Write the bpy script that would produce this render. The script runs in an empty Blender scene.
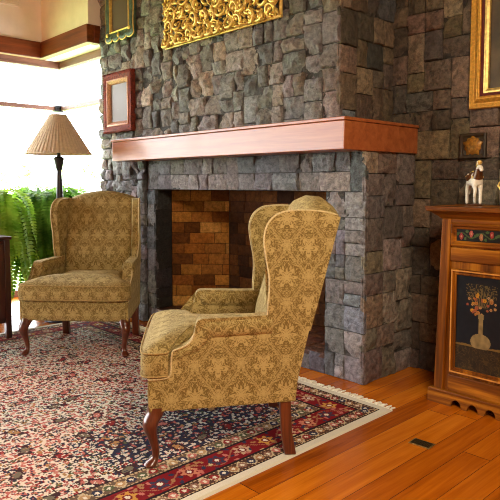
import bpy, bmesh, math, random
import numpy as np
from mathutils import Vector, Matrix, noise
R = math.radians
PI = math.pi
scene = bpy.context.scene
C = scene.collection

# ------------------------------------------------------------------ camera, sky, light, exposure
cam_data = bpy.data.cameras.new('camera')
cam_data.sensor_width = 36.0
cam_data.lens = 590.0 / 500.0 * 36.0
cam_data.shift_y = -27.0 / 500.0
cam_data.clip_start = 0.05
cam = bpy.data.objects.new('camera', cam_data)
C.objects.link(cam)
cam.location = (2.077, -2.888, 1.22)
cam.rotation_euler = (R(90 - 3.83), 0, R(46.8))
scene.camera = cam

world = bpy.data.worlds.new('sky')
scene.world = world
world.use_nodes = True
wb = world.node_tree.nodes['Background']
wb.inputs['Color'].default_value = (0.97, 0.98, 1.0, 1)
wb.inputs['Strength'].default_value = 9.5

def area(name, loc, rot, sx, sy, energy, color, portal=False):
    l = bpy.data.lights.new(name, 'AREA')
    l.shape = 'RECTANGLE'
    l.size, l.size_y = sx, sy
    l.energy = energy
    l.color = color
    if portal:
        l.cycles.is_portal = True
    o = bpy.data.objects.new(name, l)
    o.location = loc
    o.rotation_euler = rot
    C.objects.link(o)
    return o

area('window_daylight_left', (-4.22, -4.2, 1.28), (0, R(-90), 0), 2.45, 8.6, 1, (1, 1, 1), True)
area('window_daylight_back', (-3.63, 0.07, 1.28), (R(-90), 0, 0), 1.22, 2.45, 1, (1, 1, 1), True)
# unseen warm fill light, added above and to the right of the camera
area('warm_fill', (2.3, -2.2, 2.6), (R(25), 0, R(60)), 0.8, 0.8, 66, (1.0, 0.85, 0.64))

scene.view_settings.view_transform = 'Standard'
scene.view_settings.look = 'None'
scene.view_settings.gamma = 1.0
scene.view_settings.use_curve_mapping = False
scene.view_settings.exposure = 0.66
scene.cycles.use_denoising = True
scene.cycles.filter_width = 1.05
scene.cycles.max_bounces = 8
scene.cycles.diffuse_bounces = 5
scene.cycles.transparent_max_bounces = 12
scene.cycles.sample_clamp_indirect = 8.0
scene.cycles.caustics_reflective = False
scene.cycles.caustics_refractive = False

# ------------------------------------------------------------------ helpers
def lin(c):
    return tuple(((v / 255) / 12.92 if v / 255 <= 0.04045 else ((v / 255 + 0.055) / 1.055) ** 2.4) for v in c)

def lin4(c):
    return lin(c) + (1.0,)

def thing(name, label, cat, loc=(0, 0, 0), rotz=0.0, group=None):
    o = bpy.data.objects.new(name, None)
    o.empty_display_size = 0.1
    C.objects.link(o)
    o.location = loc
    o.rotation_euler = (0, 0, rotz)
    o['label'] = label
    o['category'] = cat
    if group:
        o['group'] = group
    return o

def tag(o, label, cat, group=None):
    o['label'] = label
    o['category'] = cat
    if group:
        o['group'] = group
    return o

def box_uv(me):
    uvl = me.uv_layers.new(name='UVMap') if not me.uv_layers else me.uv_layers[0]
    for p in me.polygons:
        n = p.normal
        ax = max(range(3), key=lambda i: abs(n[i]))
        for li in p.loop_indices:
            co = me.vertices[me.loops[li].vertex_index].co
            if ax == 0:
                uv = (co.y, co.z)
            elif ax == 1:
                uv = (co.x, co.z)
            else:
                uv = (co.x, co.y)
            uvl.data[li].uv = uv

def link_mesh(me, name, mat, parent=None, smooth=True, angle=40, uv=False, bevel=0, seg=2, label=None, subsurf=0):
    if uv:
        box_uv(me)
    if mat:
        me.materials.append(mat)
    if smooth:
        me.polygons.foreach_set('use_smooth', [True] * len(me.polygons))
        me.set_sharp_from_angle(angle=R(angle))
    me.update()
    o = bpy.data.objects.new(name, me)
    C.objects.link(o)
    if parent:
        o.parent = parent
    if bevel:
        m = o.modifiers.new('bevel', 'BEVEL')
        m.width = bevel
        m.segments = seg
        m.limit_method = 'ANGLE'
        m.angle_limit = R(32)
    if subsurf:
        m = o.modifiers.new('sub', 'SUBSURF')
        m.levels = m.render_levels = subsurf
    if label:
        o['label'] = label
    return o

def build(bm, name, mat, parent=None, **kw):
    bmesh.ops.recalc_face_normals(bm, faces=bm.faces[:])
    me = bpy.data.meshes.new(name)
    bm.to_mesh(me)
    bm.free()
    return link_mesh(me, name, mat, parent, **kw)

def add_box(bm, x0, x1, y0, y1, z0, z1):
    vs = [bm.verts.new(p) for p in ((x0, y0, z0), (x1, y0, z0), (x1, y1, z0), (x0, y1, z0),
                                    (x0, y0, z1), (x1, y0, z1), (x1, y1, z1), (x0, y1, z1))]
    for f in ((0, 3, 2, 1), (4, 5, 6, 7), (0, 1, 5, 4), (1, 2, 6, 5), (2, 3, 7, 6), (3, 0, 4, 7)):
        bm.faces.new([vs[i] for i in f])

def box(name, mat, parent, *d, **kw):
    bm = bmesh.new()
    add_box(bm, *d)
    return build(bm, name, mat, parent, **kw)

def loft(bm, loops, cap=True, closed=True):
    rows = [[bm.verts.new(p) for p in lp] for lp in loops]
    n = len(rows[0])
    for a, b in zip(rows[:-1], rows[1:]):
        for i in range(n if closed else n - 1):
            j = (i + 1) % n
            bm.faces.new((a[i], a[j], b[j], b[i]))
    if cap:
        bm.faces.new(rows[0][::-1])
        bm.faces.new(rows[-1])
    return rows

def frame_at(t, up=Vector((0, 0, 1))):
    t = t.normalized()
    if abs(t.dot(up)) > 0.96:
        up = Vector((1, 0, 0))
    a = t.cross(up).normalized()
    return a, a.cross(t).normalized()

def add_tube(bm, pts, radii, n=8, flat=1.0, cap=True, up=Vector((0, 0, 1))):
    pts = [Vector(p) for p in pts]
    if not hasattr(radii, '__len__'):
        radii = [radii] * len(pts)
    loops = []
    pa = None
    for i, p in enumerate(pts):
        t = pts[min(i + 1, len(pts) - 1)] - pts[max(i - 1, 0)]
        if t.length < 1e-9:
            t = Vector((0, 0, 1))
        t.normalize()
        if pa is None:
            a, b = frame_at(t, up)
        else:
            a = (pa - t * pa.dot(t)).normalized()
            b = a.cross(t).normalized()
        pa = a
        loops.append([p + (a * math.cos(2 * PI * k / n) + b * math.sin(2 * PI * k / n) * flat) * radii[i] for k in range(n)])
    loft(bm, loops, cap)

def add_lathe(bm, prof, n=24, center=(0, 0), cap=True):
    loops = [[(center[0] + r * math.cos(2 * PI * k / n), center[1] + r * math.sin(2 * PI * k / n), z) for k in range(n)] for r, z in prof]
    loft(bm, loops, cap)

def add_ball(bm, c, rx, ry, rz, n=12, m=8, rot=None):
    c = Vector(c)
    loops = []
    for j in range(1, m):
        th = PI * j / m
        lp = []
        for k in range(n):
            v = Vector((rx * math.sin(th) * math.cos(2 * PI * k / n), ry * math.sin(th) * math.sin(2 * PI * k / n), -rz * math.cos(th)))
            if rot:
                v = rot @ v
            lp.append(c + v)
        loops.append(lp)
    rows = loft(bm, loops, cap=False)
    for row, s in ((rows[0], -1), (rows[-1], 1)):
        v = Vector((0, 0, rz * s))
        if rot:
            v = rot @ v
        top = bm.verts.new(c + v)
        for k in range(n):
            bm.faces.new((row[k], row[(k + 1) % n], top))

def smooth_path(pts, n=8):
    """Catmull-Rom through the points (any dimension)."""
    P = [np.array(p, float) for p in pts]
    out = []
    for i in range(len(P) - 1):
        p0, p1, p2, p3 = P[max(i - 1, 0)], P[i], P[i + 1], P[min(i + 2, len(P) - 1)]
        for k in range(n):
            t = k / n
            out.append(0.5 * (2 * p1 + (p2 - p0) * t + (2 * p0 - 5 * p1 + 4 * p2 - p3) * t * t + (3 * p1 - p0 - 3 * p2 + p3) * t ** 3))
    out.append(P[-1])
    return out

# ------------------------------------------------------------------ materials
class S:
    """a socket with arithmetic"""
    def __init__(s, nt, o):
        s.nt, s.o = nt, o
    def _m(s, op, *a):
        n = s.nt.nodes.new('ShaderNodeMath')
        n.operation = op
        for i, v in enumerate((s,) + a):
            if isinstance(v, S):
                s.nt.links.new(v.o, n.inputs[i])
            else:
                n.inputs[i].default_value = v
        return S(s.nt, n.outputs[0])
    def __add__(s, b): return s._m('ADD', b)
    def __sub__(s, b): return s._m('SUBTRACT', b)
    def __mul__(s, b): return s._m('MULTIPLY', b)
    def __truediv__(s, b): return s._m('DIVIDE', b)
    def sin(s): return s._m('SINE')
    def cos(s): return s._m('COSINE')
    def abs(s): return s._m('ABSOLUTE')
    def fract(s): return s._m('FRACT')
    def floor(s): return s._m('FLOOR')
    def sqrt(s): return s._m('SQRT')
    def lt(s, b): return s._m('LESS_THAN', b)
    def gt(s, b): return s._m('GREATER_THAN', b)
    def max(s, b): return s._m('MAXIMUM', b)
    def min(s, b): return s._m('MINIMUM', b)
    def atan2(s, b): return s._m('ARCTAN2', b)
    def pingpong(s, b): return s._m('PINGPONG', b)
    def ramp01(s, lo, hi):
        n = s.nt.nodes.new('ShaderNodeMapRange')
        n.interpolation_type = 'SMOOTHSTEP'
        s.nt.links.new(s.o, n.inputs[0])
        n.inputs[1].default_value, n.inputs[2].default_value = lo, hi
        return S(s.nt, n.outputs[0])

class Mat:
    def __init__(s, name):
        s.m = bpy.data.materials.new(name)
        s.m.use_nodes = True
        s.nt = s.m.node_tree
        s.b = s.nt.nodes['Principled BSDF']
        s.out = s.nt.nodes['Material Output']
    def node(s, t, **kw):
        n = s.nt.nodes.new(t)
        for k, v in kw.items():
            setattr(n, k, v)
        return n
    def link(s, a, b):
        s.nt.links.new(a.o if isinstance(a, S) else a, b)
    def coord(s, kind='Object', scale=(1, 1, 1), rot=(0, 0, 0)):
        t = s.node('ShaderNodeTexCoord')
        mp = s.node('ShaderNodeMapping')
        mp.inputs['Scale'].default_value = scale
        mp.inputs['Rotation'].default_value = rot
        s.link(t.outputs[kind], mp.inputs[0])
        return mp.outputs[0]
    def xyz(s, v):
        n = s.node('ShaderNodeSeparateXYZ')
        s.link(v, n.inputs[0])
        return [S(s.nt, n.outputs[i]) for i in range(3)]
    def comb(s, x, y, z=0.0):
        n = s.node('ShaderNodeCombineXYZ')
        for i, v in enumerate((x, y, z)):
            if isinstance(v, S):
                s.link(v, n.inputs[i])
            else:
                n.inputs[i].default_value = v
        return n.outputs[0]
    def noise(s, vec, scale, detail=3, rough=0.55, dist=0.0):
        n = s.node('ShaderNodeTexNoise')
        s.link(vec, n.inputs['Vector'])
        n.inputs['Scale'].default_value = scale
        n.inputs['Detail'].default_value = detail
        n.inputs['Roughness'].default_value = rough
        n.inputs['Distortion'].default_value = dist
        return S(s.nt, n.outputs[0])
    def ramp(s, fac, stops, interp='LINEAR'):
        n = s.node('ShaderNodeValToRGB')
        n.color_ramp.interpolation = interp
        e = n.color_ramp.elements
        while len(e) < len(stops):
            e.new(0.5)
        for el, (p, c) in zip(e, stops):
            el.position = p
            el.color = lin4(c)
        s.link(fac, n.inputs[0])
        return n.outputs[0]
    def mix(s, fac, a, b, blend='MIX'):
        n = s.node('ShaderNodeMix', data_type='RGBA', blend_type=blend)
        for sock, v in ((n.inputs[0], fac), (n.inputs[6], a), (n.inputs[7], b)):
            if isinstance(v, (S, bpy.types.NodeSocket)):
                s.link(v, sock)
            elif isinstance(v, tuple):
                sock.default_value = lin4(v)
            else:
                sock.default_value = v
        return n.outputs[2]
    def bump(s, h, strength=0.3, dist=0.01):
        n = s.node('ShaderNodeBump')
        n.inputs['Strength'].default_value = strength
        n.inputs['Distance'].default_value = dist
        s.link(h, n.inputs['Height'])
        s.link(n.outputs[0], s.b.inputs['Normal'])
    def set(s, color=None, rough=None, metal=None, spec=None, **kw):
        b = s.b
        if color is not None:
            if isinstance(color, tuple):
                b.inputs['Base Color'].default_value = lin4(color)
            else:
                s.link(color, b.inputs['Base Color'])
        for nm, v in (('Roughness', rough), ('Metallic', metal), ('Specular IOR Level', spec)):
            if v is None:
                continue
            if isinstance(v, (S, bpy.types.NodeSocket)):
                s.link(v, b.inputs[nm])
            else:
                b.inputs[nm].default_value = v
        for k, v in kw.items():
            b.inputs[k.replace('_', ' ')].default_value = v
        return s.m

def plain(name, color, rough=0.5, metal=0.0, var=0.12, scale=25, bump=0.0, **kw):
    m = Mat(name)
    v = m.coord()
    n = m.noise(v, scale, 4)
    d = tuple(int(c * (1 - var)) for c in color)
    l = tuple(min(255, int(c * (1 + var))) for c in color)
    col = m.ramp(n, [(0.3, d), (0.7, l)])
    if bump:
        m.bump(n, bump, 0.004)
    return m.set(col, rough, metal, **kw)

def wood(name, dark, mid, light, axis=0, rough=0.35, scale=1.0, coat=0.0, spec=0.5):
    m = Mat(name)
    sc = [22 * scale] * 3
    sc[axis] = 1.3 * scale
    v = m.coord('Object', tuple(sc))
    n1 = m.noise(v, 1.0, 5, 0.6, 0.6)
    sc2 = [90 * scale] * 3
    sc2[axis] = 3 * scale
    n2 = m.noise(m.coord('Object', tuple(sc2)), 1.0, 3, 0.6)
    f = n1 * 0.75 + n2 * 0.25
    col = m.ramp(f, [(0.3, dark), (0.5, mid), (0.7, light)])
    m.bump(n2, 0.08, 0.002)
    m.set(col, rough, 0.0, spec)
    if coat:
        m.b.inputs['Coat Weight'].default_value = coat
        m.b.inputs['Coat Roughness'].default_value = 0.12
    return m.m

def attr_mat(name, rough=0.8, scale=30, var=0.25, bump=0.5, spec=0.3, fine=120, bd=0.02):
    """surface whose own colour is stored per stone / per painted cell"""
    m = Mat(name)
    a = m.node('ShaderNodeAttribute', attribute_name='tint')
    v = m.coord()
    n = m.noise(v, scale, 6, 0.65)
    n2 = m.noise(v, fine, 3, 0.6)
    k = (n * 0.7 + n2 * 0.3).ramp01(0.28, 0.72)
    dk = m.mix(1.0, a.outputs['Color'], (int(255 * (1 - var)),) * 3, 'MULTIPLY')
    col = m.mix(k, dk, a.outputs['Color'])
    if bump:
        m.bump(n * 0.8 + n2 * 0.3, bump, bd)
    return m.set(col, rough, 0.0, spec)

M_STONE = attr_mat('rough_stone', 0.55, 30, 0.55, 1.0, 0.5, 150, 0.03)
M_BRICK = attr_mat('fire_brick', 0.85, 35, 0.35, 0.5, 0.2)
M_MORTAR = plain('stone_backing', (58, 50, 44), 0.95)
M_CREAM = plain('cream_plaster', (250, 236, 220), 0.9, var=0.02, scale=8)
M_CEIL = wood('ceiling_boards', (104, 66, 38), (136, 92, 56), (160, 114, 74), 1, 0.6)
M_TAN = plain('tan_plaster', (186, 160, 126), 0.9, var=0.03, scale=6)
M_BEAM_X = wood('beam_wood_along', (74, 32, 10), (122, 56, 18), (148, 74, 28), 0, 0.4)
M_BEAM_Y = wood('beam_wood_across', (74, 32, 10), (122, 56, 18), (148, 74, 28), 1, 0.4)
M_SASH_X = wood('window_wood_along', (70, 44, 34), (112, 74, 58), (140, 96, 76), 0, 0.45)
M_SASH_Y = wood('window_wood_across', (70, 44, 34), (112, 74, 58), (140, 96, 76), 1, 0.45)
M_MANTEL = wood('mantel_cherry', (132, 64, 30), (158, 86, 44), (178, 104, 58), 0, 0.36, 1.0, 0.22)
M_LEG = wood('mahogany', (56, 24, 14), (88, 40, 22), (116, 58, 32), 2, 0.28, 2.0, 0.3)
M_DARKWOOD = wood('dark_wood', (38, 16, 12), (62, 26, 18), (86, 38, 26), 2, 0.35, 1.5, 0.2)
M_CAB_Z = wood('cabinet_wood_upright', (26, 10, 2), (116, 62, 8), (190, 120, 28), 2, 0.45, 0.6, 0.0, 0.16)
M_CAB_X = wood('cabinet_wood_level', (26, 10, 2), (116, 62, 8), (190, 120, 28), 0, 0.45, 0.6, 0.0, 0.16)
M_GILT = plain('gilt', (244, 194, 108), 0.36, 0.5, 0.15, 40, 0.25)
M_GILT_PALE = plain('pale_gilt', (226, 190, 112), 0.42, 0.55, 0.15, 40, 0.2)
M_GOLDFRAME = plain('gold_leaf_frame', (204, 148, 58), 0.4, 0.5, 0.14, 60, 0.15)
M_MAROON = plain('maroon_lacquer', (86, 24, 18), 0.4)
M_REDFRAME = plain('red_frame_paint', (112, 48, 36), 0.7, 0.0, 0.3, 60, 0.3)
M_REDFRAME.node_tree.nodes['Principled BSDF'].inputs['Specular IOR Level'].default_value = 0.15
M_GREENFRAME = plain('green_frame_paint', (62, 82, 66), 0.45, 0.1, 0.3, 45, 0.3)
M_BLACK = plain('black_metal', (24, 22, 24), 0.4, 0.2)
M_POLE = plain('lamp_pole_paint', (38, 36, 40), 0.4, 0.1)
M_BRASS = plain('aged_brass', (176, 146, 84), 0.4, 0.8, 0.3, 90)
M_WHITE = plain('white_glaze', (236, 226, 208), 0.25, 0.0, 0.05, 60)
M_BROWNGLAZE = plain('brown_glaze', (84, 48, 20), 0.3, 0.1, 0.3, 60)
M_FRINGE = plain('cream_wool', (242, 234, 214), 0.95, 0, 0.08, 80)
M_POT = plain('stoneware_pot', (70, 58, 46), 0.6, 0, 0.1, 20)
M_PIPING = plain('gold_welt_cord', (196, 176, 130), 0.9, 0, 0.15, 120)
M_GRASS = plain('lawn_grass', (150, 176, 110), 0.95, 0, 0.2, 6)

m = Mat('mirror_glass')
m.set((104, 92, 82), 0.25, 0.0, 0.12)
M_MIRROR = m.m

m = Mat('window_glass')
tr = m.node('ShaderNodeBsdfTransparent')
gl = m.node('ShaderNodeBsdfGlossy')
gl.inputs['Roughness'].default_value = 0.02
lw = m.node('ShaderNodeLayerWeight')
lw.inputs['Blend'].default_value = 0.5
fc = S(m.nt, lw.outputs['Facing'])
fr = fc * fc * fc * fc * fc * 0.6 + 0.015
mx = m.node('ShaderNodeMixShader')
m.link(fr, mx.inputs[0])
m.link(tr.outputs[0], mx.inputs[1])
m.link(gl.outputs[0], mx.inputs[2])
m.link(mx.outputs[0], m.out.inputs[0])
M_GLASS = m.m

def leaf_mat(name, c1, c2):
    m = Mat(name)
    n = m.noise(m.coord(), 9, 2)
    col = m.ramp(n, [(0.35, c1), (0.65, c2)])
    m.set(col, 0.5, 0.0, 0.3)
    t = m.node('ShaderNodeBsdfTranslucent')
    m.link(col, t.inputs[0])
    mx = m.node('ShaderNodeMixShader')
    mx.inputs[0].default_value = 0.6
    m.link(m.b.outputs[0], mx.inputs[1])
    m.link(t.outputs[0], mx.inputs[2])
    m.link(mx.outputs[0], m.out.inputs[0])
    return m.m
M_FERN = leaf_mat('fern_leaf', (110, 160, 30), (176, 208, 76))
M_FERN_DARK = leaf_mat('fern_leaf_deep', (60, 108, 28), (128, 172, 60))
M_SHRUB = leaf_mat('garden_leaf', (120, 160, 70), (170, 200, 120))

# floor boards running away along Y
m = Mat('floor_boards')
x, y, z = m.xyz(m.coord())
W = 0.1245
bi = ((x + 0.035) / W).floor()
bf = ((x + 0.035) / W).fract()
wn = m.node('ShaderNodeTexWhiteNoise', noise_dimensions='1D')
m.link(bi, wn.inputs['W'])
r1 = S(m.nt, wn.outputs['Value'])
yy = y / 1.65 + r1 * 7.31
si = yy.floor()
sf = yy.fract()
wn2 = m.node('ShaderNodeTexWhiteNoise', noise_dimensions='2D')
m.link(m.comb(bi, si), wn2.inputs['Vector'])
r2 = S(m.nt, wn2.outputs['Value'])
gv = m.comb(x * 26 + r2 * 40, y * 1.5 + r2 * 9, r2 * 5)
g = m.noise(gv, 1.0, 5, 0.6, 0.9)
gv2 = m.comb(x * 150, y * 5 + r2 * 7, r2)
g2 = m.noise(gv2, 1.0, 3, 0.6)
f = (g * 0.62 + g2 * 0.2 + r2 * 0.36) - 0.08
col = m.ramp(f, [(0.22, (116, 50, 5)), (0.45, (166, 82, 9)), (0.62, (190, 102, 16)), (0.82, (212, 124, 28))])
seam = bf.lt(0.018).max(sf.lt(0.0022))
col = m.mix(seam, col, (70, 34, 12))
m.bump(g2 * 0.15 - seam * 0.6, 0.15, 0.003)
m.set(col, 0.24, 0.0, 0.45)
M_FLOOR = m.m

# damask upholstery: mirrored ogee trellis with blossoms and leaf scrolls
def damask(name, ground, figure):
    m = Mat(name)
    u, v, _ = m.xyz(m.coord('UV'))
    PU, PV = 0.20, 0.255
    a = (u + 0.002).pingpong(PU / 2) / (PU / 2)
    b = (v / PV + 0.1).fract()
    # ogee stems
    cx = (b * (2 * PI)).sin() * 0.36 + 0.5
    dist = (a - cx).abs()
    stem = dist.ramp01(0.05, 0.025) * 0.55
    stem2 = (dist - 0.12).abs().ramp01(0.025, 0.01)
    def flower(fa, fb, rad, pet, ph):
        dx = (a - fa) * (PU / 2)
        dy = (b - fb) * PV
        rr = (dx * dx + dy * dy).sqrt()
        th = dy.atan2(dx.abs() + 0.0001)
        edge = ((th * pet + ph).cos() * 0.3 + 0.72) * rad
        body = (rr / edge).ramp01(1.02, 0.86)
        ring = ((rr / edge) - 0.55).abs().ramp01(0.1, 0.05)
        core = (rr / rad).ramp01(0.24, 0.16)
        return (body - ring * 0.9).max(core)
    fl = flower(0.0, 0.25, 0.052, 7, 0.4).max(flower(1.0, 0.75, 0.048, 5, 1.2)).max(flower(0.0, 0.8, 0.03, 6, 0.0)).max(flower(1.0, 0.25, 0.034, 8, 0.6))
    mv = m.comb(a * (PU / 2), b * PV)
    n = m.noise(mv, 46, 1, 0.5, 1.6)
    vine = (n - 0.5).abs().ramp01(0.055, 0.025)
    leaf = m.noise(mv, 95, 1, 0.5, 0.6).ramp01(0.58, 0.63)
    fig = fl.max(stem).max(stem2 * 0.55).max(vine * 0.85).max(leaf * 0.8)
    wv = m.node('ShaderNodeTexNoise')
    wv.inputs['Scale'].default_value = 420
    m.link(m.coord('UV'), wv.inputs['Vector'])
    weave = S(m.nt, wv.outputs[0])
    fig = (fig - (weave - 0.5).abs() * 0.5).max(0.0).min(1.0)
    wide = m.noise(m.coord('UV'), 3.0, 2)
    col = m.mix(fig, ground, figure)
    col = m.mix((weave * 0.22 + wide * 0.06), col, tuple(int(c * 0.55) for c in ground))
    m.bump(fig * 0.5 + weave * 0.4, 0.25, 0.002)
    m.set(col, 0.85, 0.0, 0.25)
    m.b.inputs['Sheen Weight'].default_value = 0.25
    m.b.inputs['Sheen Roughness'].default_value = 0.4
    m.b.inputs['Sheen Tint'].default_value = lin4((235, 215, 160))
    return m.m
M_DAMASK = damask('gold_damask', (122, 99, 50), (188, 164, 106))
M_WELT = plain('olive_gold_welt', (160, 134, 80), 0.9, 0, 0.2, 120)

def tint_mat(name, rough=0.9, spec=0.2, bump=0.3, scale=300):
    m = Mat(name)
    a = m.node('ShaderNodeAttribute', attribute_name='tint')
    n = m.noise(m.coord(), scale, 2)
    dk = m.mix(1.0, a.outputs['Color'], (205, 205, 205), 'MULTIPLY')
    col = m.mix(n, dk, a.outputs['Color'])
    if bump:
        m.bump(n, bump, 0.003)
    return m.set(col, rough, 0.0, spec)
M_RUG = tint_mat('knotted_wool', 0.95, 0.1)
M_PAINT = tint_mat('painted_panel', 0.35, 0.4, 0.05, 60)

# shade: pleated fabric
m = Mat('pleated_shade_fabric')
n = m.noise(m.coord(), 60, 3)
col = m.ramp(n, [(0.3, (212, 192, 168)), (0.7, (234, 216, 192))])
m.set(col, 0.9, 0.0, 0.1)
t = m.node('ShaderNodeBsdfTranslucent')
m.link(col, t.inputs[0])
mx = m.node('ShaderNodeMixShader')
mx.inputs[0].default_value = 0.14
m.link(m.b.outputs[0], mx.inputs[1])
m.link(t.outputs[0], mx.inputs[2])
m.link(mx.outputs[0], m.out.inputs[0])
M_SHADE = m.m

# ------------------------------------------------------------------ stone masonry generator
PAL_BREAST = [(170, 157, 146), (148, 140, 134), (166, 152, 140), (130, 127, 126), (170, 154, 138), (148, 137, 132), (144, 141, 140), (158, 142, 128), (124, 119, 116), (162, 150, 142)]
PAL_LOW = [(136, 133, 137), (124, 125, 130), (146, 139, 138), (139, 129, 129), (128, 130, 136), (152, 146, 144), (116, 116, 122), (150, 138, 134)]
PAL_WALL = [(126, 110, 90), (112, 99, 84), (136, 116, 92), (102, 94, 84), (130, 110, 92), (116, 103, 82), (144, 125, 100), (108, 94, 80)]
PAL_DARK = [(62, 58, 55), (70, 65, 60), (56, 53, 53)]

class Masonry:
    def __init__(s):
        s.v, s.f, s.c = [], [], []
    def stone(s, P, U, V, N, u0, v0, u1, v1, col, rough, gap, rng, lift):
        n = max(3, min(8, int(max(u1 - u0, v1 - v0) / 0.026)))
        nu = max(3, min(13, int((u1 - u0) / 0.0165)))
        nv = max(3, min(13, int((v1 - v0) / 0.0165)))
        g = gap / 2
        us = [u0 + g, u0 + g] + [u0 + g + (u1 - u0 - gap) * (i + 0.28) / (nu - 0.44) for i in range(nu)] + [u1 - g, u1 - g]
        vs = [v0 + g, v0 + g] + [v0 + g + (v1 - v0 - gap) * (i + 0.28) / (nv - 0.44) for i in range(nv)] + [v1 - g, v1 - g]
        us = [min(max(a, u0 + g), u1 - g) for a in us]
        vs = [min(max(a, v0 + g), v1 - g) for a in vs]
        base = len(s.v)
        tu, tv = rng.uniform(-1, 1) * rough * 0.7, rng.uniform(-1, 1) * rough * 0.7
        ox = rng.uniform(0, 50)
        planes = []
        f0 = rng.uniform(0, 2 * PI)
        for k in range(4):
            fa = f0 + k * PI / 2 + rng.uniform(-.5, .5)
            sl = rng.uniform(0.5, 2.4)
            planes.append((math.cos(fa) * sl, math.sin(fa) * sl, rng.uniform(0.0, 0.55)))
        for j, b in enumerate(vs):
            for i, a in enumerate(us):
                outer = i in (0, len(us) - 1) or j in (0, len(vs) - 1)
                edge = i in (1, len(us) - 2) or j in (1, len(vs) - 2)
                p3 = Vector((a * 11 + ox, b * 11, ox))
                q = (a - u0) / (u1 - u0)
                r = (b - v0) / (v1 - v0)
                nz = noise.noise(p3) * rough + noise.noise(p3 * 2.7) * rough * 0.6 + noise.noise(p3 * 6) * rough * 0.5
                facet = min(0.45, *[c_ + a_ * (q - .5) + b_ * (r - .5) for a_, b_, c_ in planes]) * rough * 1.25
                h = lift + nz * 0.7 + facet + (q - .5) * tu + (r - .5) * tv
                if edge:
                    h = h * 0.6 - 0.002
                if outer:
                    h = -0.03
                ja = jb = 0.0
                if not outer and not edge:
                    ja = rng.uniform(-1, 1) * 0.003
                    jb = rng.uniform(-1, 1) * 0.003
                elif not (i in (0, 1, len(us) - 1, len(us) - 2) and j in (0, 1, len(vs) - 1, len(vs) - 2)):
                    w = noise.noise(Vector((a * 30 + ox, b * 30, 3))) * gap * 0.35
                    ja, jb = w, w
                s.v.append(P + U * (a + ja) + V * (b + jb) + N * h)
        nn = len(us)
        for j in range(len(vs) - 1):
            for i in range(nn - 1):
                s.f.append((base + j * nn + i, base + j * nn + i + 1, base + (j + 1) * nn + i + 1, base + (j + 1) * nn + i))
                s.c.append(col)
    def patch(s, P, U, V, W, H, seed, pal=PAL_BREAST, cell=0.05, sizes=((2, 2), (2, 3), (3, 2), (3, 3), (3, 4), (4, 3), (2, 4)), rough=0.012, gap=0.006, lift=0.008):
        rng = random.Random(seed)
        P, U, V = Vector(P), Vector(U), Vector(V)
        N = U.cross(V)
        nu, nv = max(1, round(W / cell)), max(1, round(H / cell))
        cu, cv = W / nu, H / nv
        occ = [[False] * nu for _ in range(nv)]
        def fits(i, j, w, h):
            return i + w <= nu and j + h <= nv and not any(occ[y][x] for y in range(j, j + h) for x in range(i, i + w))
        for j in range(nv):
            for i in range(nu):
                if occ[j][i]:
                    continue
                opts = [z for z in sizes if fits(i, j, *z)]
                # avoid leaving one-cell slivers
                good = []
                for w, h in opts:
                    run = 0
                    while i + w + run < nu and not occ[j][i + w + run]:
                        run += 1
                    if run != 1 and (nv - j - h) != 1:
                        good.append((w, h))
                if good:
                    w, h = rng.choice(good)
                elif opts:
                    w, h = rng.choice(opts)
                else:
                    w = 1
                    while w < 3 and fits(i, j, w + 1, 1):
                        w += 1
                    h = 1
                    while h < 3 and fits(i, j, w, h + 1):
                        h += 1
                for yy in range(j, j + h):
                    for xx in range(i, i + w):
                        occ[yy][xx] = True
                c = rng.choice(pal)
                k = rng.uniform(0.85, 1.25)
                c = tuple(min(255, v * k + rng.uniform(-5, 5)) for v in c)
                if rng.random() < 0.03:
                    c = tuple(v * 1.15 for v in c)
                s.stone(P, U, V, N, i * cu, j * cv, (i + w) * cu, (j + h) * cv, lin(c) + (1,), rough * rng.uniform(0.6, 1.3), gap, rng, lift)
        # bed of mortar behind the stones
        b = len(s.v)
        for a, c in ((0, 0), (W, 0), (W, H), (0, H)):
            s.v.append(P + U * a + V * c - N * 0.016)
        s.f.append((b, b + 1, b + 2, b + 3))
        s.c.append(lin((66, 58, 50)) + (1,))
    def build(s, name, mat, parent=None, angle=50, core=()):
        for (x0, x1, y0, y1, z0, z1) in core:
            b = len(s.v)
            for p in ((x0, y0, z0), (x1, y0, z0), (x1, y1, z0), (x0, y1, z0), (x0, y0, z1), (x1, y0, z1), (x1, y1, z1), (x0, y1, z1)):
                s.v.append(Vector(p))
            for f in ((0, 3, 2, 1), (4, 5, 6, 7), (0, 1, 5, 4), (1, 2, 6, 5), (2, 3, 7, 6), (3, 0, 4, 7)):
                s.f.append(tuple(b + i for i in f))
                s.c.append(lin((70, 62, 54)) + (1,))
        me = bpy.data.meshes.new(name)
        me.from_pydata([tuple(v) for v in s.v], [], s.f)
        at = me.color_attributes.new('tint', 'FLOAT_COLOR', 'CORNER')
        arr = np.repeat(np.array(s.c, np.float32), [len(f) for f in s.f], axis=0)
        at.data.foreach_set('color', arr.ravel())
        return link_mesh(me, name, mat, parent, True, angle)

X, Y, Z = Vector((1, 0, 0)), Vector((0, 1, 0)), Vector((0, 0, 1))

# ------------------------------------------------------------------ setting
ROOM = (-4.25, 3.6, -9.0, 0.54, 3.55)
CEIL = 3.55

def struct(o):
    o['kind'] = 'structure'
    return o

struct(box('floor', M_FLOOR, None, -4.3, 3.7, -9.1, 0.6, -0.06, 0.0, smooth=False))
struct(box('ceiling', M_CEIL, None, -4.4, 3.7, -9.1, 0.75, CEIL, CEIL + 0.1, smooth=False))
struct(box('wall_right', M_TAN, None, 3.6, 3.7, -9.1, 0.75, 0.0, CEIL, smooth=False))
struct(box('wall_front', M_TAN, None, -4.4, 3.6, -9.1, -9.0, 0.0, CEIL, smooth=False))
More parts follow.
